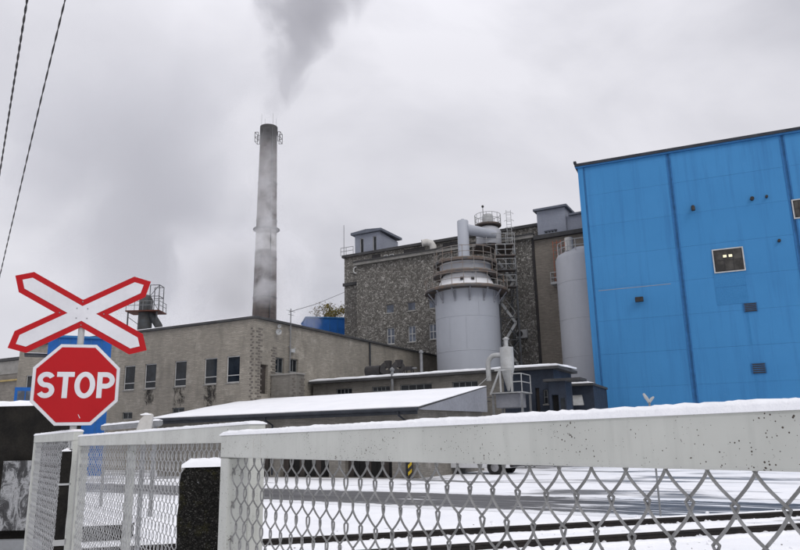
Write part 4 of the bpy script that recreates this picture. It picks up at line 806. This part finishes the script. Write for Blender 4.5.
# vessel tower behind right
YG = 60.5; gc = P_y(488.5, 235, YG); G = thing('vessel_tower', 'steel lattice tower carrying a railed grey vessel beside the silo', 'tower', (gc.x, gc.y, 0), 0)
zg = lambda py: P_y(488, py, YG).z; rG = 13.0 * YG / 700
MB().lathe((0, 0, 0), [(rG * .96, zg(246)), (rG, zg(244)), (rG, zg(232)), (rG * .8, zg(228.5)), (rG * .45, zg(226.5)), (0, zg(226))], 32).build('vessel', 'silo2', G, True)
MB().lathe((0, 0, 0), [(rG * .45, zg(227)), (rG * .45, zg(217)), (rG * .4, zg(215)), (0, zg(214.3))], 24).build('top_drum', 'steelw', G, True)
pt = MB().lathe((0, 0, zg(226.5)), [(rG * .3, 0), (rG * 1.06, 0), (rG * 1.06, .12), (rG * .3, .12)], 28).build('top_platform', 'deck', G)
r = MB(); railing(r, circ((0, 0), rG * 1.04, zg(226.5) + .1, 14), .95, .026, (1, .5), True, 4); r.build('railing', 'steelw', pt)
MB().tube([(-.4, 0, zg(215)), (-.4, 0, zg(206.5))], .03, 5).lathe((-.4, 0, zg(206.5)), [(.09, -.08), (.12, 0), (.09, .1), (0, .14)], 8).build('lightning_rod', 'black', G)
zp2 = zg(248.5); p2 = MB().box(-1.35, 2.1, -1.6, 1.5, zp2 - .12, zp2).build('lower_platform', 'deck', G)
r = MB(); railing(r, [(-1.3, -1.55, zp2), (-.4, -1.55, zp2), (.5, -1.55, zp2), (1.3, -1.55, zp2), (2.05, -1.55, zp2), (2.05, -.5, zp2), (2.05, .6, zp2), (2.05, 1.45, zp2)], .95, .026, (1, .5), n=4); r.build('railing', 'steelw', p2)
for x, y in ((.45, -1.5), (2.0, -1.5), (.45, 1.4), (2.0, 1.4)): MB().obox((x, y, 0), (x, y, zp2 - .12), .16, .16).build('leg', 'dksteel', G)
lv = 0; z = 2.0
while z < zp2 - 2:
    s_ = 1 if lv % 2 else -1
    MB().obox((1.225 - s_ * .77, -1.5, z), (1.225 + s_ * .77, -1.5, z + 1.9), .06, .06).obox((.45, -1.5, z), (2.0, -1.5, z), .08, .08).build('brace', 'dksteel', G)
    MB().obox((2.0, -s_ * 1.45, z), (2.0, s_ * 1.4, z + 1.9), .06, .06).obox((2.0, -1.5, z), (2.0, 1.4, z), .08, .08).build('brace', 'dksteel', G); z += 1.9; lv += 1
# stair flights inside the tower
z = 7.5; k = 0
while z < zp2 - 1.6:
    s_ = 1 if k % 2 else -1; f = MB().obox((1.2 - s_ * .6, -1.2, z), (1.2 + s_ * .6, -1.2, z + 1.8), .05, .22).build('stair_flight', 'steelw', G)
    MB().obox((1.2 - s_ * .6, -1.25, z + .9), (1.2 + s_ * .6, -1.25, z + 2.7), .035, .035).build('handrail', 'steelw', f); z += 1.8; k += 1
# side landings seen as railed balconies between silo and tower
for py in (262, 276, 292): 
    z = zg(py); p = MB().box(.2, 1.9, -2.5, -1.6, z - .08, z).build('landing', 'deck', G); r = MB(); railing(r, [(.25, -2.45, z), (1.05, -2.45, z), (1.85, -2.45, z), (1.85, -1.65, z)], .95, .026, (1, .5), n=4); r.build('railing', 'steelw', p)
# caged ladder
r = MB(); lxx = (508 - 488.5) * YG / 700
for dx in (-.2, .2): r.tube([(lxx + dx, -1.3, zp2), (lxx + dx, -1.3, zg(215))], .025, 5)
z = zp2
while z < zg(216): r.tube([(lxx - .2, -1.3, z), (lxx + .2, -1.3, z)], .018, 4); z += .3
for z in (zg(240), zg(233), zg(226), zg(219)): r.tube([(lxx + .42 * math.cos(a), -1.3 - .42 * math.sin(a), z) for a in [R(x) for x in range(0, 181, 30)]], .02, 4)
r.build('caged_ladder', 'steelw', G)
# the cross duct belongs to the silo, ends at the vessel
a = Vector((lx + vr * .4, 0, vz - .72)); b = Vector((gc.x - sc.x + rG * .35, YG - YS - rG * .75, zg(237.5)))
MB().tube([a, a.lerp(b, .5), b], [.47, .45, .42], 20).build('cross_duct', 'silo', S, True)

# second tank (F) beside the blue hall
tq = P_y(589, 330, 55.5); tr = 28 * 55.5 / 700; FT = thing('storage_tank', 'plain grey cylindrical tank squeezed between mill and blue hall', 'tank', (tq.x, tq.y, 0)); ztk = P_y(575, 254, 53.5).z
MB().lathe((0, 0, 0), [(tr, 0), (tr, ztk), (tr * .93, ztk + .35), (tr * .5, ztk + .9), (0, ztk + 1.1)], 48).build('shell', 'silo2', FT, True)
r = MB(); railing(r, circ((0, 0), tr * .9, ztk + .35, 18), 1.0, .03, (1, .5), True, 4); r.build('railing', 'steelw', FT)
MB().tube([(-tr * .55, -tr * .3, ztk + .6), (-tr * .55, -tr * .3, ztk + 1.7)], .35, 14).build('vent', 'insul', FT, True)
for z in (4.5, 7.5, 10.5, 13.5):
    if z < ztk - .5: MB().lathe((0, 0, z), [(tr + .002, 0), (tr + .014, .012), (tr + .014, .04), (tr + .002, .052)], 48).build('weld_band', 'silo2', FT, True)
# red ladder cage and landing on the brown wall
x, z = FB.front(560, 283, -.6); q = FB.W(x, -.03, z); t = thing('wall_landing', 'small white railed landing with red-lead ladder cage on brown brick wall', 'landing', q, FB.th)
MB().box(-.75, .75, -.9, 0, -.1, 0).build('deck', 'steelw', t); r = MB(); railing(r, [(-.7, -.05, 0), (-.7, -.85, 0), (0, -.85, 0), (.7, -.85, 0), (.7, -.05, 0)], .95, .04, (1, .5), n=5, toe=.12); r.build('railing', 'steelw', t)
r = MB()
for dx in (-.45, -.1, .25, .6): r.tube([(dx, -.35, .1), (dx, -.35, 3.9)], .035, 5)
for i in range(11): r.tube([(-.45, -.35, .3 + i * .34), (.6, -.35, .3 + i * .34)], .022, 4)
r.build('ladder_cage', 'orange', t)

# ================================================================== BLUE HALL (H)
oh = P_y(588.4, 288, 50); FH = Frame((oh.x, oh.y), R(-23)); H = bframe('blue_hall', 'big blue panel-clad factory hall with dark roof trim', 'building', FH)
xe, ze = FH.front(669, 154); HH = (FH.front(580, 167)[1] + FH.front(798, 131)[1]) / 2
seams = [0, FH.front(682, 280)[0]]; s3 = FH.front(788, 180)[0]; pw = seams[1]; seams += [s3, s3 + (s3 - pw) * 1.0, s3 + (s3 - pw) * 2, s3 + (s3 - pw) * 3]
HD_ = 30; XW = seams[-1]
MB().box(.02, XW, .03, HD_, 0, HH - .02).build('core', 'bluejoint', H)
nrow = 9; ph = HH / nrow
hw = []
for x0, x1, y0, y1 in ((711.5, 746, 250, 270.5), (791, 812, 200, 217)): a = FH.front(x0, y0); b = FH.front(x1, y1); hw.append((a[0], b[0], b[1], a[1]))
cache = {}
for i in range(len(seams) - 1):
    wdt = round(seams[i + 1] - seams[i] - .16, 4)
    for j in range(nrow):
        k = (wdt,); 
        if k not in cache: cache[k] = MB().prism([(0, 0, 0), (wdt, 0, 0), (wdt, 0, ph - .008), (0, 0, ph - .008)], (0, .028, 0)).mesh('wall_panel', 'blue')
        link('wall_panel', cache[k], H, loc=(seams[i] + .08, rnd.uniform(-.0035, .0035), j * ph + .006))
for i, s in enumerate(seams[:-1]):
    if i == 0: MB().box(-.06, .32, -.07, .02, 0, HH).build('corner_strip', 'blue', H, bevel=.01); MB().box(.34, .44, -.045, .0, 0, HH).build('corner_joint', 'bluejoint', H)
    else:
        for dx in (-.16, .08): MB().box(s + dx, s + dx + .09, -.03, .03, 0, HH).build('seam_strip', 'bluetrim', H)
MB().box(-.25, XW, -.22, HD_, HH + .002, HH + .22).build('roof', 'gutter', H); MB().box(-.22, XW, -.17, -.02, HH - .12, HH + .001).build('roof_trim', 'bluetrim', H)
MB().box(-.3, -.1, -.3, .1, HH + .225, HH + .4).build('roof_end', 'gutter', H)
for w in hw:
    f = MB(); f.prism([(w[0], -.07, w[2]), (w[1], -.07, w[2]), (w[1], -.07, w[3]), (w[0], -.07, w[3])], (0, .06, 0)); f = f.build('window', 'frame', H, bevel=.01); MB().box(w[0] + .08, w[1] - .08, -.078, -.071, w[2] + .08, w[3] - .08).build('inner_frame', 'black', f)
    nb = 3
    for i in range(nb):
        for j in range(2):
            x0 = w[0] + .12 + (w[1] - w[0] - .24) * i / nb; x1 = w[0] + .12 + (w[1] - w[0] - .24) * (i + 1) / nb; z0 = w[2] + .12 + (w[3] - w[2] - .24) * j / 2; z1 = w[2] + .12 + (w[3] - w[2] - .24) * (j + 1) / 2
            MB().box(x0 + .02, x1 - .02, -.09, -.079, z0 + .02, z1 - .02).build('pane', 'glassb', f)
lamp, nt_, bb = newmat('office_lamp_glow'); bb.inputs['Emission Color'].default_value = (1, .9, .55, 1); bb.inputs['Emission Strength'].default_value = .7; bb.inputs['Base Color'].default_value = (.6, .55, .4, 1)
for fx in (.34, .52): MB().box(hw[0][0] + fx * (hw[0][1] - hw[0][0]), hw[0][0] + (fx + .11) * (hw[0][1] - hw[0][0]), -.096, -.0915, hw[0][2] + .62 * (hw[0][3] - hw[0][2]), hw[0][2] + .72 * (hw[0][3] - hw[0][2])).build('lit_tube', lamp, H)
for x0, x1, y0, y1 in ((743, 758, 303.5, 311), (751, 767, 363.5, 373)):
    a = FH.front(x0, y0); b = FH.front(x1, y1); v = MB().box(a[0], b[0], -.06, -.005, b[1], a[1]).build('vent', 'bluejoint', H)
    for i in range(5): z = b[1] + (a[1] - b[1]) * (i + .5) / 5; MB().prism([(a[0] + .06, -.07, z - .05), (b[0] - .06, -.07, z - .05), (b[0] - .06, -.062, z + .03), (a[0] + .06, -.062, z + .03)], (0, .004, .0)).build('slat', 'black', v)
    MB().box(a[0] + .1, a[0] + .25, -.006, -.0042, b[1] - 2.2, b[1] - .01).build('drip_stain', 'bluepatch', H)
# repair patch under the window
a = FH.front(713, 271); b = FH.front(749, 303)
for i in range(2): z1 = a[1] - (a[1] - b[1]) * i / 2; z0 = a[1] - (a[1] - b[1]) * (i + 1) / 2; MB().box(a[0], b[0], -.014, -.0045, z0 + .02, z1 - .02).build('patch_panel', 'bluepatch', H)
x, z = FH.front(640, 300); l = MB().box(x - .3, x + .25, -.45, -.2, z - .18, z + .16).build('flood_lamp', 'black', H, bevel=.03); MB().tube([(x, -.2, z + .05), (x, 0, z + .2)], .04).build('bracket', 'steel', l)
x, z = FH.front(693, 208); MB().tube([(x, 0, z), (x, -.3, z), (x, -.38, z - .12), (x, -.38, z - .3)], .13, 10).build('pipe_stub', 'black', H, True)
for px, py, r in ((752, 199, .13), (766.5, 197, .09), (779, 241, .1)): x, z = FH.front(px, py); MB().tube([(x, .01, z), (x, -.22, z)], r, 12).build('pipe_stub', 'black', H, True)
MB().box(.7, 5.6, -.0065, -.0045, FH.front(630, 288)[1], FH.front(630, 288)[1] + .04).build('scratch', 'gable', H)

# ================================================================== CHIMNEY
YK = 90.; kc = P_y(264, 330, YK); K = thing('chimney', 'tall sooty brick chimney with pale bands behind the office block', 'chimney', (kc.x, kc.y, 0)); hk = P_y(264.5, 127.5, YK).z; rt, rb_ = 8.9 * YK / 700, 14.2 * YK / 700
MB().lathe((0, 0, 0), [(rb_, 0), (rb_ + (rt - rb_) * .5, hk * .5), (rt, hk - 1.2), (rt * 1.05, hk - 1.1), (rt * 1.05, hk), (rt * .7, hk), (rt * .7, hk - 2)], 36).build('shaft', 'chim', K, True)
for z in [4 + i * 5.3 for i in range(7)]: rr = rb_ + (rt - rb_) * z / (hk - 1.2); MB().lathe((0, 0, z), [(rr, 0), (rr + .05, .0), (rr + .05, .12), (rr, .12)], 36).build('steel_band', 'black', K, True)
zr_ = P_y(264, 231, YK).z; rr = rb_ + (rt - rb_) * zr_ / (hk - 1.2)
MB().lathe((0, 0, zr_), [(rr, 0), (rr + .4, .1), (rr + .4, .22), (rr, .22)], 28).build('gallery', 'black', K)
for a in (0, 90, 180, 270): c, s = math.cos(R(a)), math.sin(R(a)); r_ = rt * 1.05 + .15; MB().box(-.1, .1, -.1, .1, 0, .1).v; b_ = MB(); railing(b_, [(c * r_ + s * .5, s * r_ - c * .5, hk - 2.3), (c * (r_ + .3) + s * .5, s * (r_ + .45) - c * .5, hk - 2.3), (c * (r_ + .45) - s * .5, s * (r_ + .45) + c * .5, hk - 2.3), (c * r_ - s * .5, s * r_ + c * .5, hk - 2.3)], 1.4, .04, (1, .5, .02)); b_.build('lamp_basket', 'black', K)
for a in (40, 130, 220, 310): c, s = math.cos(R(a)), math.sin(R(a)); MB().tube([(c * rt, s * rt, hk), (c * rt, s * rt, hk + 1.7)], .016, 5).build('lightning_rod', 'steel', K)
# ladder down the chimney
MB().obox((rb_ * .6, -rb_ * .83, 5), (rt * .6, -rt * .83, hk - .5), .35, .03).build('ladder', 'dksteel', K)

# steel stack tower beyond the office roof
YT = 75.; tq = P_y(145, 320, YT); T = thing('steel_stack', 'short grey steel stack with railed platform beyond the office roof', 'stack', (tq.x, tq.y, 0)); zt = lambda py: P_y(145, py, YT).z; u_ = YT / 700
MB().lathe((0, 0, 0), [(.95, 0), (.72, zt(312)), (.72, zt(300)), (.5, zt(296.5)), (.25, zt(295)), (0, zt(294.8))], 24).build('stack', 'dksteel', T, True)
MB().tube([(.4, 0, zt(311)), (1.5, 0, zt(326)), (2.0, 0, zt(345))], .42, 16).build('side_duct', 'dksteel', T, True)
p = MB().box(-1.75, 1.9, -1.2, 1.2, zt(312) - .12, zt(312)).build('platform', 'rustred', T); r = MB(); railing(r, [(-1.7, -1.15, zt(312)), (-.8, -1.15, zt(312)), (.1, -1.15, zt(312)), (1, -1.15, zt(312)), (1.85, -1.15, zt(312)), (1.85, 1.1, zt(312))], 1.0, .035); r.build('railing', 'steel', p)
zz = zt(312); c = MB()
for x, y in ((.7, -.9), (1.7, -.9), (.7, .5), (1.7, .5)): c.obox((x, y, zz), (x, y, zt(287)), .07, .07)
for k in (zt(287), zt(298)): c.obox((.7, -.9, k), (1.7, -.9, k), .06, .06).obox((1.7, -.9, k), (1.7, .5, k), .06, .06).obox((.7, .5, k), (1.7, .5, k), .06, .06)
c.obox((.7, -.9, zt(298)), (1.7, -.9, zt(287)), .05, .05).obox((1.7, -.9, zz), (.7, -.9, zt(298)), .05, .05); c.build('cage', 'dksteel', T)
for x in (-1.5, 1.6): MB().obox((x, -1, 0), (x, -1, zz - .12), .12, .12).build('leg', 'dksteel', T)
MB().tube([(-.1, 0, zt(295)), (-.1, 0, zt(281))], .04, 5).build('rod', 'dksteel', T)
k = 0; z = 4
while z < zz - 2.4: s_ = 1 if k % 2 else -1; MB().obox((-1.5 * s_, -1, z), (1.55 * s_, -1, z + 2.2), .06, .06).build('brace', 'dksteel', T); z += 2.2; k += 1

# blue tank house and tree behind the office
bq = P_y(306, 330, 82); t = thing('blue_tank_house', 'small bright blue sheet-metal block behind the office roof', 'building', (bq.x, bq.y, 0), R(14)); w_ = 40 * 82 / 700; hb_ = P_y(325, 317.5, 82).z
MB().box(0, w_, 0, 5, 0, hb_).build('wall', 'bluebox', t); MB().box(-.1, w_ + .1, -.1, 5.1, hb_ + .002, hb_ + .15).build('roof', 'bluetrim', t)
for i in range(1, 5): MB().box(w_ * i / 5 - .03, w_ * i / 5 + .03, -.04, -.002, 0, hb_ - .01).build('rib', 'bluetrim', t)
def tree(px, py, Y, h_extra, rx, rz_, label, seed, n=900):
    rr = random.Random(seed); top = P_y(px, py, Y); t = thing('tree', label, 'tree', (top.x, top.y, 0)); zc = top.z - rz_
    tr = MB().tube([(0, 0, 0), (.1, 0, zc * .5), (0, .1, zc)], [.28, .2, .1], 8)
    limbs = []
    for i in range(9):
        a = rr.uniform(0, 6.28); e = (rx * .8 * math.cos(a), rx * .8 * math.sin(a), zc + rr.uniform(-.4, .8) * rz_); tr.tube([(.05, .05, zc * .75), (e[0] * .5, e[1] * .5, (zc * .75 + e[2]) / 2 + .2), e], [.08, .05, .02], 5); limbs.append(e)
    tr.build('trunk', 'bark', t, True)
    c = MB()
    for i in range(n):
        e = Vector(rr.choice(limbs)) + Vector((rr.gauss(0, .45), rr.gauss(0, .45), rr.gauss(0, .35))) * rx * .6
        s_ = rr.uniform(.07, .16); a = Vector((rr.uniform(-1, 1), rr.uniform(-1, 1), rr.uniform(-1, 1))).normalized(); b = a.orthogonal().normalized(); cc_ = a.cross(b)
        c.add([e - b * s_, e + cc_ * s_ * .5, e + b * s_, e - cc_ * s_ * .5], [(0, 1, 2, 3)])
    c.build('crown', 'leafy', t); return t
tree(335, 305, 92, 0, 1.4, 1.2, 'yellowing tree top showing over the blue block beside the mill', 3, 1100)
tree(325, 307, 95, 0, 1.5, 1.0, 'thin grey-green tree top over the middle of the blue block', 5, 600)

# blue gatehouse behind the stop sign
bq = P_y(43, 400, 38.); FG = Frame((bq.x, bq.y), R(27)); t = bframe('blue_kiosk', 'tall blue sheet-metal kiosk standing behind the stop sign', 'kiosk', FG); w_ = FG.front(108, 395)[0]; hb_ = FG.front(70, 338)[1]
MB().box(0, w_, 0, 2.4, 0, hb_).build('wall', 'bluebox', t); MB().box(-.12, w_ + .12, -.12, 2.5, hb_ + .002, hb_ + .12).build('roof', 'bluetrim', t)
for i in range(1, 6): MB().box(w_ * i / 6 - .02, w_ * i / 6 + .02, -.03, -.002, 0, hb_ - .01).build('rib', 'bluetrim', t)
z0 = FG.front(30, 353)[1]; MB().box(-1.1, -.002, -.2, .9, z0 - .12, z0 + .02).build('awning', 'gutter', t); MB().box(-1.07, -.01, -.24, -.202, z0 - .03, z0).build('awning_edge', 'white', t)
a, b = FG.front(15, 387), FG.front(42, 401); f = MB().box(a[0], -.003, .1, .18, b[1] - .6, a[1]).build('side_window', 'bluebox', t); 
for i in range(3):
    for j in range(2): ws = (-.12 - a[0] - .06) / 3; MB().box(a[0] + .14 + i * ws, a[0] + .14 + i * ws + ws * .85, .085, .098, b[1] - .5 + j * .55, b[1] - .5 + j * .55 + .48).build('pane', 'glassl', f)
# snow-topped pipe run and the white hood behind the gate
p0, p1 = P_y(103, 428, 20), P_y(160, 424, 16.5); d = p1 - p0; t = thing('pipe_run', 'snow-topped horizontal pipe on trestles behind the gate leaf', 'pipe', (p0.x, p0.y, 0), math.atan2(d.y, d.x)); L = Vector((d.x, d.y)).length
MB().tube([(0, 0, p0.z), (L, 0, p0.z)], .07, 12).build('pipe', 'steel', t, True); snow_strip(L, .1, .05, 41, .08, .01, 7).build('snow_cap', 'snow', t, True, loc=(0, 0, p0.z + .055))
for x in (.3, L - .3): MB().obox((x, 0, 0), (x, 0, p0.z - .06), .07, .07).build('trestle', 'steel', t)
hq = P_y(144.5, 428, 10.5); t = thing('lamp_hood', 'white rounded hood with snow on a short post behind gate leaf', 'lamp', (hq.x, hq.y, 0), R(10)); zt_ = P_y(148, 413, 10.5).z; zb_ = P_y(144, 431, 10.5).z; k = 10.5 / 700
MB().prism([(-7.5 * k, -.06, zb_), (6 * k, -.06, zb_), (7.5 * k, -.06, zt_ - .03), (5.5 * k, -.06, zt_), (0, -.06, zt_ - .02), (-4.5 * k, -.06, zt_ - .10)], (0, .14, 0)).build('hood', 'insul', t, bevel=.03)
snow_strip(10 * k, .14, .03, 44, .02, .006, 9).build('snow_cap', 'snow', t, True, loc=(-4 * k, .01, zt_ - .03)); MB().tube([(0, 0, 0), (0, 0, zb_ + .02)], .035, 10).build('post', 'steel', t, True)
# low dark block lying in the snow
bq = P_z(104, 541); t = thing('concrete_block', 'low dark concrete block lying in the snow behind the gate', 'block', (bq.x, bq.y, 0), R(14)); MB().box(-.42, .42, 0, .5, 0, .26).build('body', 'dkconc', t, bevel=.02); snow_strip(.86, .5, .05, 51, .04, .01, 9).build('snow_cap', 'snow', t, True, loc=(-.43, .25, .255))
# forked steel rod by the track
rq = P_z(661, 519.5); t = thing('marker_rod', 'thin grey steel rod with forked tip standing by the rails', 'pole', (rq.x, rq.y, 0), 0); zt_ = P_y(655, 402, rq.y).z
MB().tube([(0, 0, 0), (0, 0, zt_)], .02, 8).build('rod', 'steel', t, True)
MB().tube([(0, 0, zt_), (-.06, 0, zt_ + .10), (-.10, 0, zt_ + .17)], [.03, .035, .02], 8).tube([(0, 0, zt_), (.05, 0, zt_ + .06), (.10, 0, zt_ + .10)], [.03, .03, .018], 8).build('fork', 'steelw', t, True)

# ================================================================== CAR (mostly behind the gate rail)
cq = P_z(478, 474.5); cr = thing('parked_car', 'white hatchback parked in the snow beside the garage row', 'car', (cq.x, cq.y + .9, 0), R(-28.5))
prof = [(-2.0, .28), (-1.98, .72), (-1.85, .92), (-1.25, 1.42), (-.9, 1.47), (.25, 1.46), (.85, 1.02), (1.75, .86), (1.98, .66), (2.0, .28)]
n_ = 7; mb = MB()
for j in range(n_):
    s_ = -1 + 2 * j / (n_ - 1); inw = .10 * abs(s_) ** 4
    for x, z in prof: mb.v.append((x * (1 - .05 * abs(s_) ** 3), .84 * s_ * (1 - (.16 * max(0, z - .9) / .55 if z > .9 else 0)), z - inw * (.5 if z > .9 else 0)))
m_ = len(prof)
for j in range(n_ - 1):
    for i in range(m_): i2 = (i + 1) % m_; mb.f.append((j * m_ + i, j * m_ + i2, (j + 1) * m_ + i2, (j + 1) * m_ + i))
mb.f.append(tuple(range(m_))); mb.f.append(tuple((n_ - 1) * m_ + i for i in range(m_))[::-1]); mb.build('body', 'carpaint', cr, True, bevel=.03)
for x in (-1.25, 1.28):
    for y in (-.80, .80):
        wh = MB().tube([(x, y - .1, .31), (x, y + .1, .31)], .31, 22).build('wheel', 'rubber', cr, True); s_ = 1 if y > 0 else -1; MB().tube([(x, y + s_ * .10, .31), (x, y + s_ * .115, .31)], [.19, .17], 18).build('rim', 'hub', wh, True)
        MB().tube([(x, y + s_ * .035, .33), (x, y + s_ * .052, .33)], .38, 22).build('wheel_arch', 'black', cr)
for s_ in (-1, 1):
    MB().prism([(-1.15, s_ * .80, .98), (.55, s_ * .80, .98), (.2, s_ * .735, 1.36), (-.95, s_ * .735, 1.36)], (0, s_ * .03, 0)).build('side_glass', 'glass', cr)
    MB().box(1.86, 1.97, s_ * .62 - .16, s_ * .62 + .16, .62, .76).build('headlight', 'lampclr', cr, bevel=.02); MB().box(-1.98, -1.88, s_ * .66 - .1, s_ * .66 + .1, .7, .95).build('tail_light', 'lampred', cr, bevel=.02)
MB().box(1.92, 2.05, -.74, .74, .30, .52).build('bumper', 'black', cr, bevel=.04); MB().box(-2.05, -1.92, -.74, .74, .30, .55).build('bumper', 'black', cr, bevel=.04)
MB().prism([(.30, -.62, 1.46), (.30, .62, 1.46), (.86, .66, 1.05), (.86, -.66, 1.05)], (.03, 0, .02)).build('windscreen', 'glass', cr)

# ================================================================== OVERHEAD CABLES
def cable(name, label, pts, r, twist=False, group=None):
    P = [P_y(*p) for p in pts]; o = P[0]; out = []
    n = 60
    for i in range(n + 1):
        t_ = i / n * (len(P) - 1); k = min(int(t_), len(P) - 2); f = t_ - k; out.append(P[k].lerp(P[k + 1], f) - Z3 * .0)
    # smooth
    for _ in range(12): out = [out[0]] + [(out[i - 1] + out[i] * 2 + out[i + 1]) / 4 for i in range(1, n)] + [out[-1]]
    out = [p - o for p in out]; t = thing(name, label, 'cable', o, 0, group)
    if twist:
        fine = []
        for i in range(n):
            for k in range(6): fine.append(out[i].lerp(out[i + 1], k / 6))
        for ph in (0, math.pi):
            mbb = MB(); pts2 = [p + Vector((math.cos(j * .55 + ph) * r * .8, math.sin(j * .55 + ph) * r * .8, 0)) for j, p in enumerate(fine)]; mbb.tube(pts2, r * .8, 5).build('strand', 'black', t, True)
    else: MB().tube(out, r, 6).build('strand', 'black', t, True)
    return t
cable('overhead_cable', 'thick twisted black cable steepest in the sky above the crossing sign', [(45, -110, 6.2), (27, 0, 8), (12, 95, 10.5), (0, 172, 13), (-14, 260, 18), (-34, 335, 29), (-60, 385, 48)], .0105, True, 'overhead cables')
cable('overhead_cable', 'thinner twisted black cable sloping down behind the crossing sign tip', [(92, -110, 6.2), (65, 0, 8), (36, 120, 10.5), (14, 215, 13.5), (0, 275, 16.5), (-12, 330, 20), (-30, 372, 30), (-52, 402, 48)], .0085, True, 'overhead cables')
cable('service_wire', 'faint thin wire rising from antenna mast towards the mill corner', [(289, 312, 43.5), (315, 304.5, 52), (345, 292, 69)], .018)

# ================================================================== SMOKE AND STEAM
def smoke(name, label, px, py, Y, size, lean, r0, rk, dens, col, nscale, seed, zfall, bottom=0.0, absb=0.0):
    """a box of drifting smoke: density follows a leaning, widening column broken up by noise"""
    o = P_y(px, py, Y); sx_, sy_, sz_ = size
    mat = bpy.data.materials.new(name + '_volume'); mat.use_nodes = True; nt = mat.node_tree; nt.nodes.clear(); n = N(nt); out = n.n('ShaderNodeOutputMaterial')
    v = n.obj(); s = n.n('ShaderNodeSeparateXYZ', {0: v}); z = s.outputs[2]
    nzv = n.noise(n.n('ShaderNodeMapping', {'Vector': v, 'Location': (seed * 3.7, seed, seed * 1.3), 'Scale': (1, 1, .8)}).outputs[0], nscale, 5, .6, .6)
    dx = n.math('SUBTRACT', s.outputs[0], n.math('MULTIPLY', z, lean)); rr = n.math('SQRT', n.math('ADD', n.math('MULTIPLY', dx, dx), n.math('MULTIPLY', s.outputs[1], s.outputs[1])))
    Rz = n.math('ADD', n.math('MULTIPLY', z, rk), r0); d = n.math('SUBTRACT', 1.0, n.math('DIVIDE', rr, Rz))
    e = n.math('ADD', d, n.math('MULTIPLY', n.math('SUBTRACT', nzv, .5), 2.6)); e = n.n('ShaderNodeMapRange', {0: e, 1: .15, 2: .85, 3: 0.0, 4: 1.0}, interpolation_type='SMOOTHSTEP').outputs[0]
    core = n.n('ShaderNodeMapRange', {0: d, 1: 0.0, 2: .3}, interpolation_type='SMOOTHSTEP').outputs[0]; e = n.math('MULTIPLY', e, core)
    fade = n.n('ShaderNodeMapRange', {0: z, 1: bottom, 2: bottom + zfall}, interpolation_type='SMOOTHSTEP').outputs[0]; top = n.n('ShaderNodeMapRange', {0: z, 1: sz_ * .55, 2: sz_, 3: 1.0, 4: 0.0}, interpolation_type='SMOOTHSTEP').outputs[0]
    dn = n.math('MULTIPLY', n.math('MULTIPLY', n.math('MULTIPLY', e, fade), top), dens)
    pv = n.n('ShaderNodeVolumePrincipled', {'Color': (*col, 1), 'Density': dn, 'Anisotropy': 0.2}); nt.links.new(pv.outputs[0], out.inputs['Volume'])
    mbv = MB().box(-sx_[0], sx_[1], -sy_, sy_, bottom, sz_); ob = mbv.build(name, mat); ob.location = o; kind(ob, 'stuff'); ob['label'] = label; ob['category'] = 'smoke'; return ob
smoke('smoke_plume', 'dark grey smoke plume drifting up and right from the chimney top', 266, 126, YK, ((6, 30), 13, 30), .30, 1.5, .42, .26, (.68, .68, .70), .16, 2, 5.0)
smoke('steam_wisp', 'pale steam drifting across the middle of the chimney', 262, 312, 84, ((9, 12), 3, 26), .0, 2.4, .05, .24, (.97, .97, .98), .5, 9, 2.5)
smoke('steam_cloud', 'low white steam billowing over the office roof beside the chimney', 232, 330, 110, ((26, 22), 12, 18), .05, 14, .1, .30, (.985, .985, .99), .13, 6, 2)
smoke('steam_puff', 'thin steam puff rising beside the small blue block', 311, 334, 80, ((4, 4), 2.2, 6), .1, 1.6, .12, .16, (.96, .96, .97), .6, 8, 1)
smoke('smoke_bank', 'broad bank of thin grey smoke drifting left of the chimney', 150, 335, 150, ((80, 45), 14, 75), -.10, 36, .12, .062, (.76, .765, .785), .05, 3, 12)
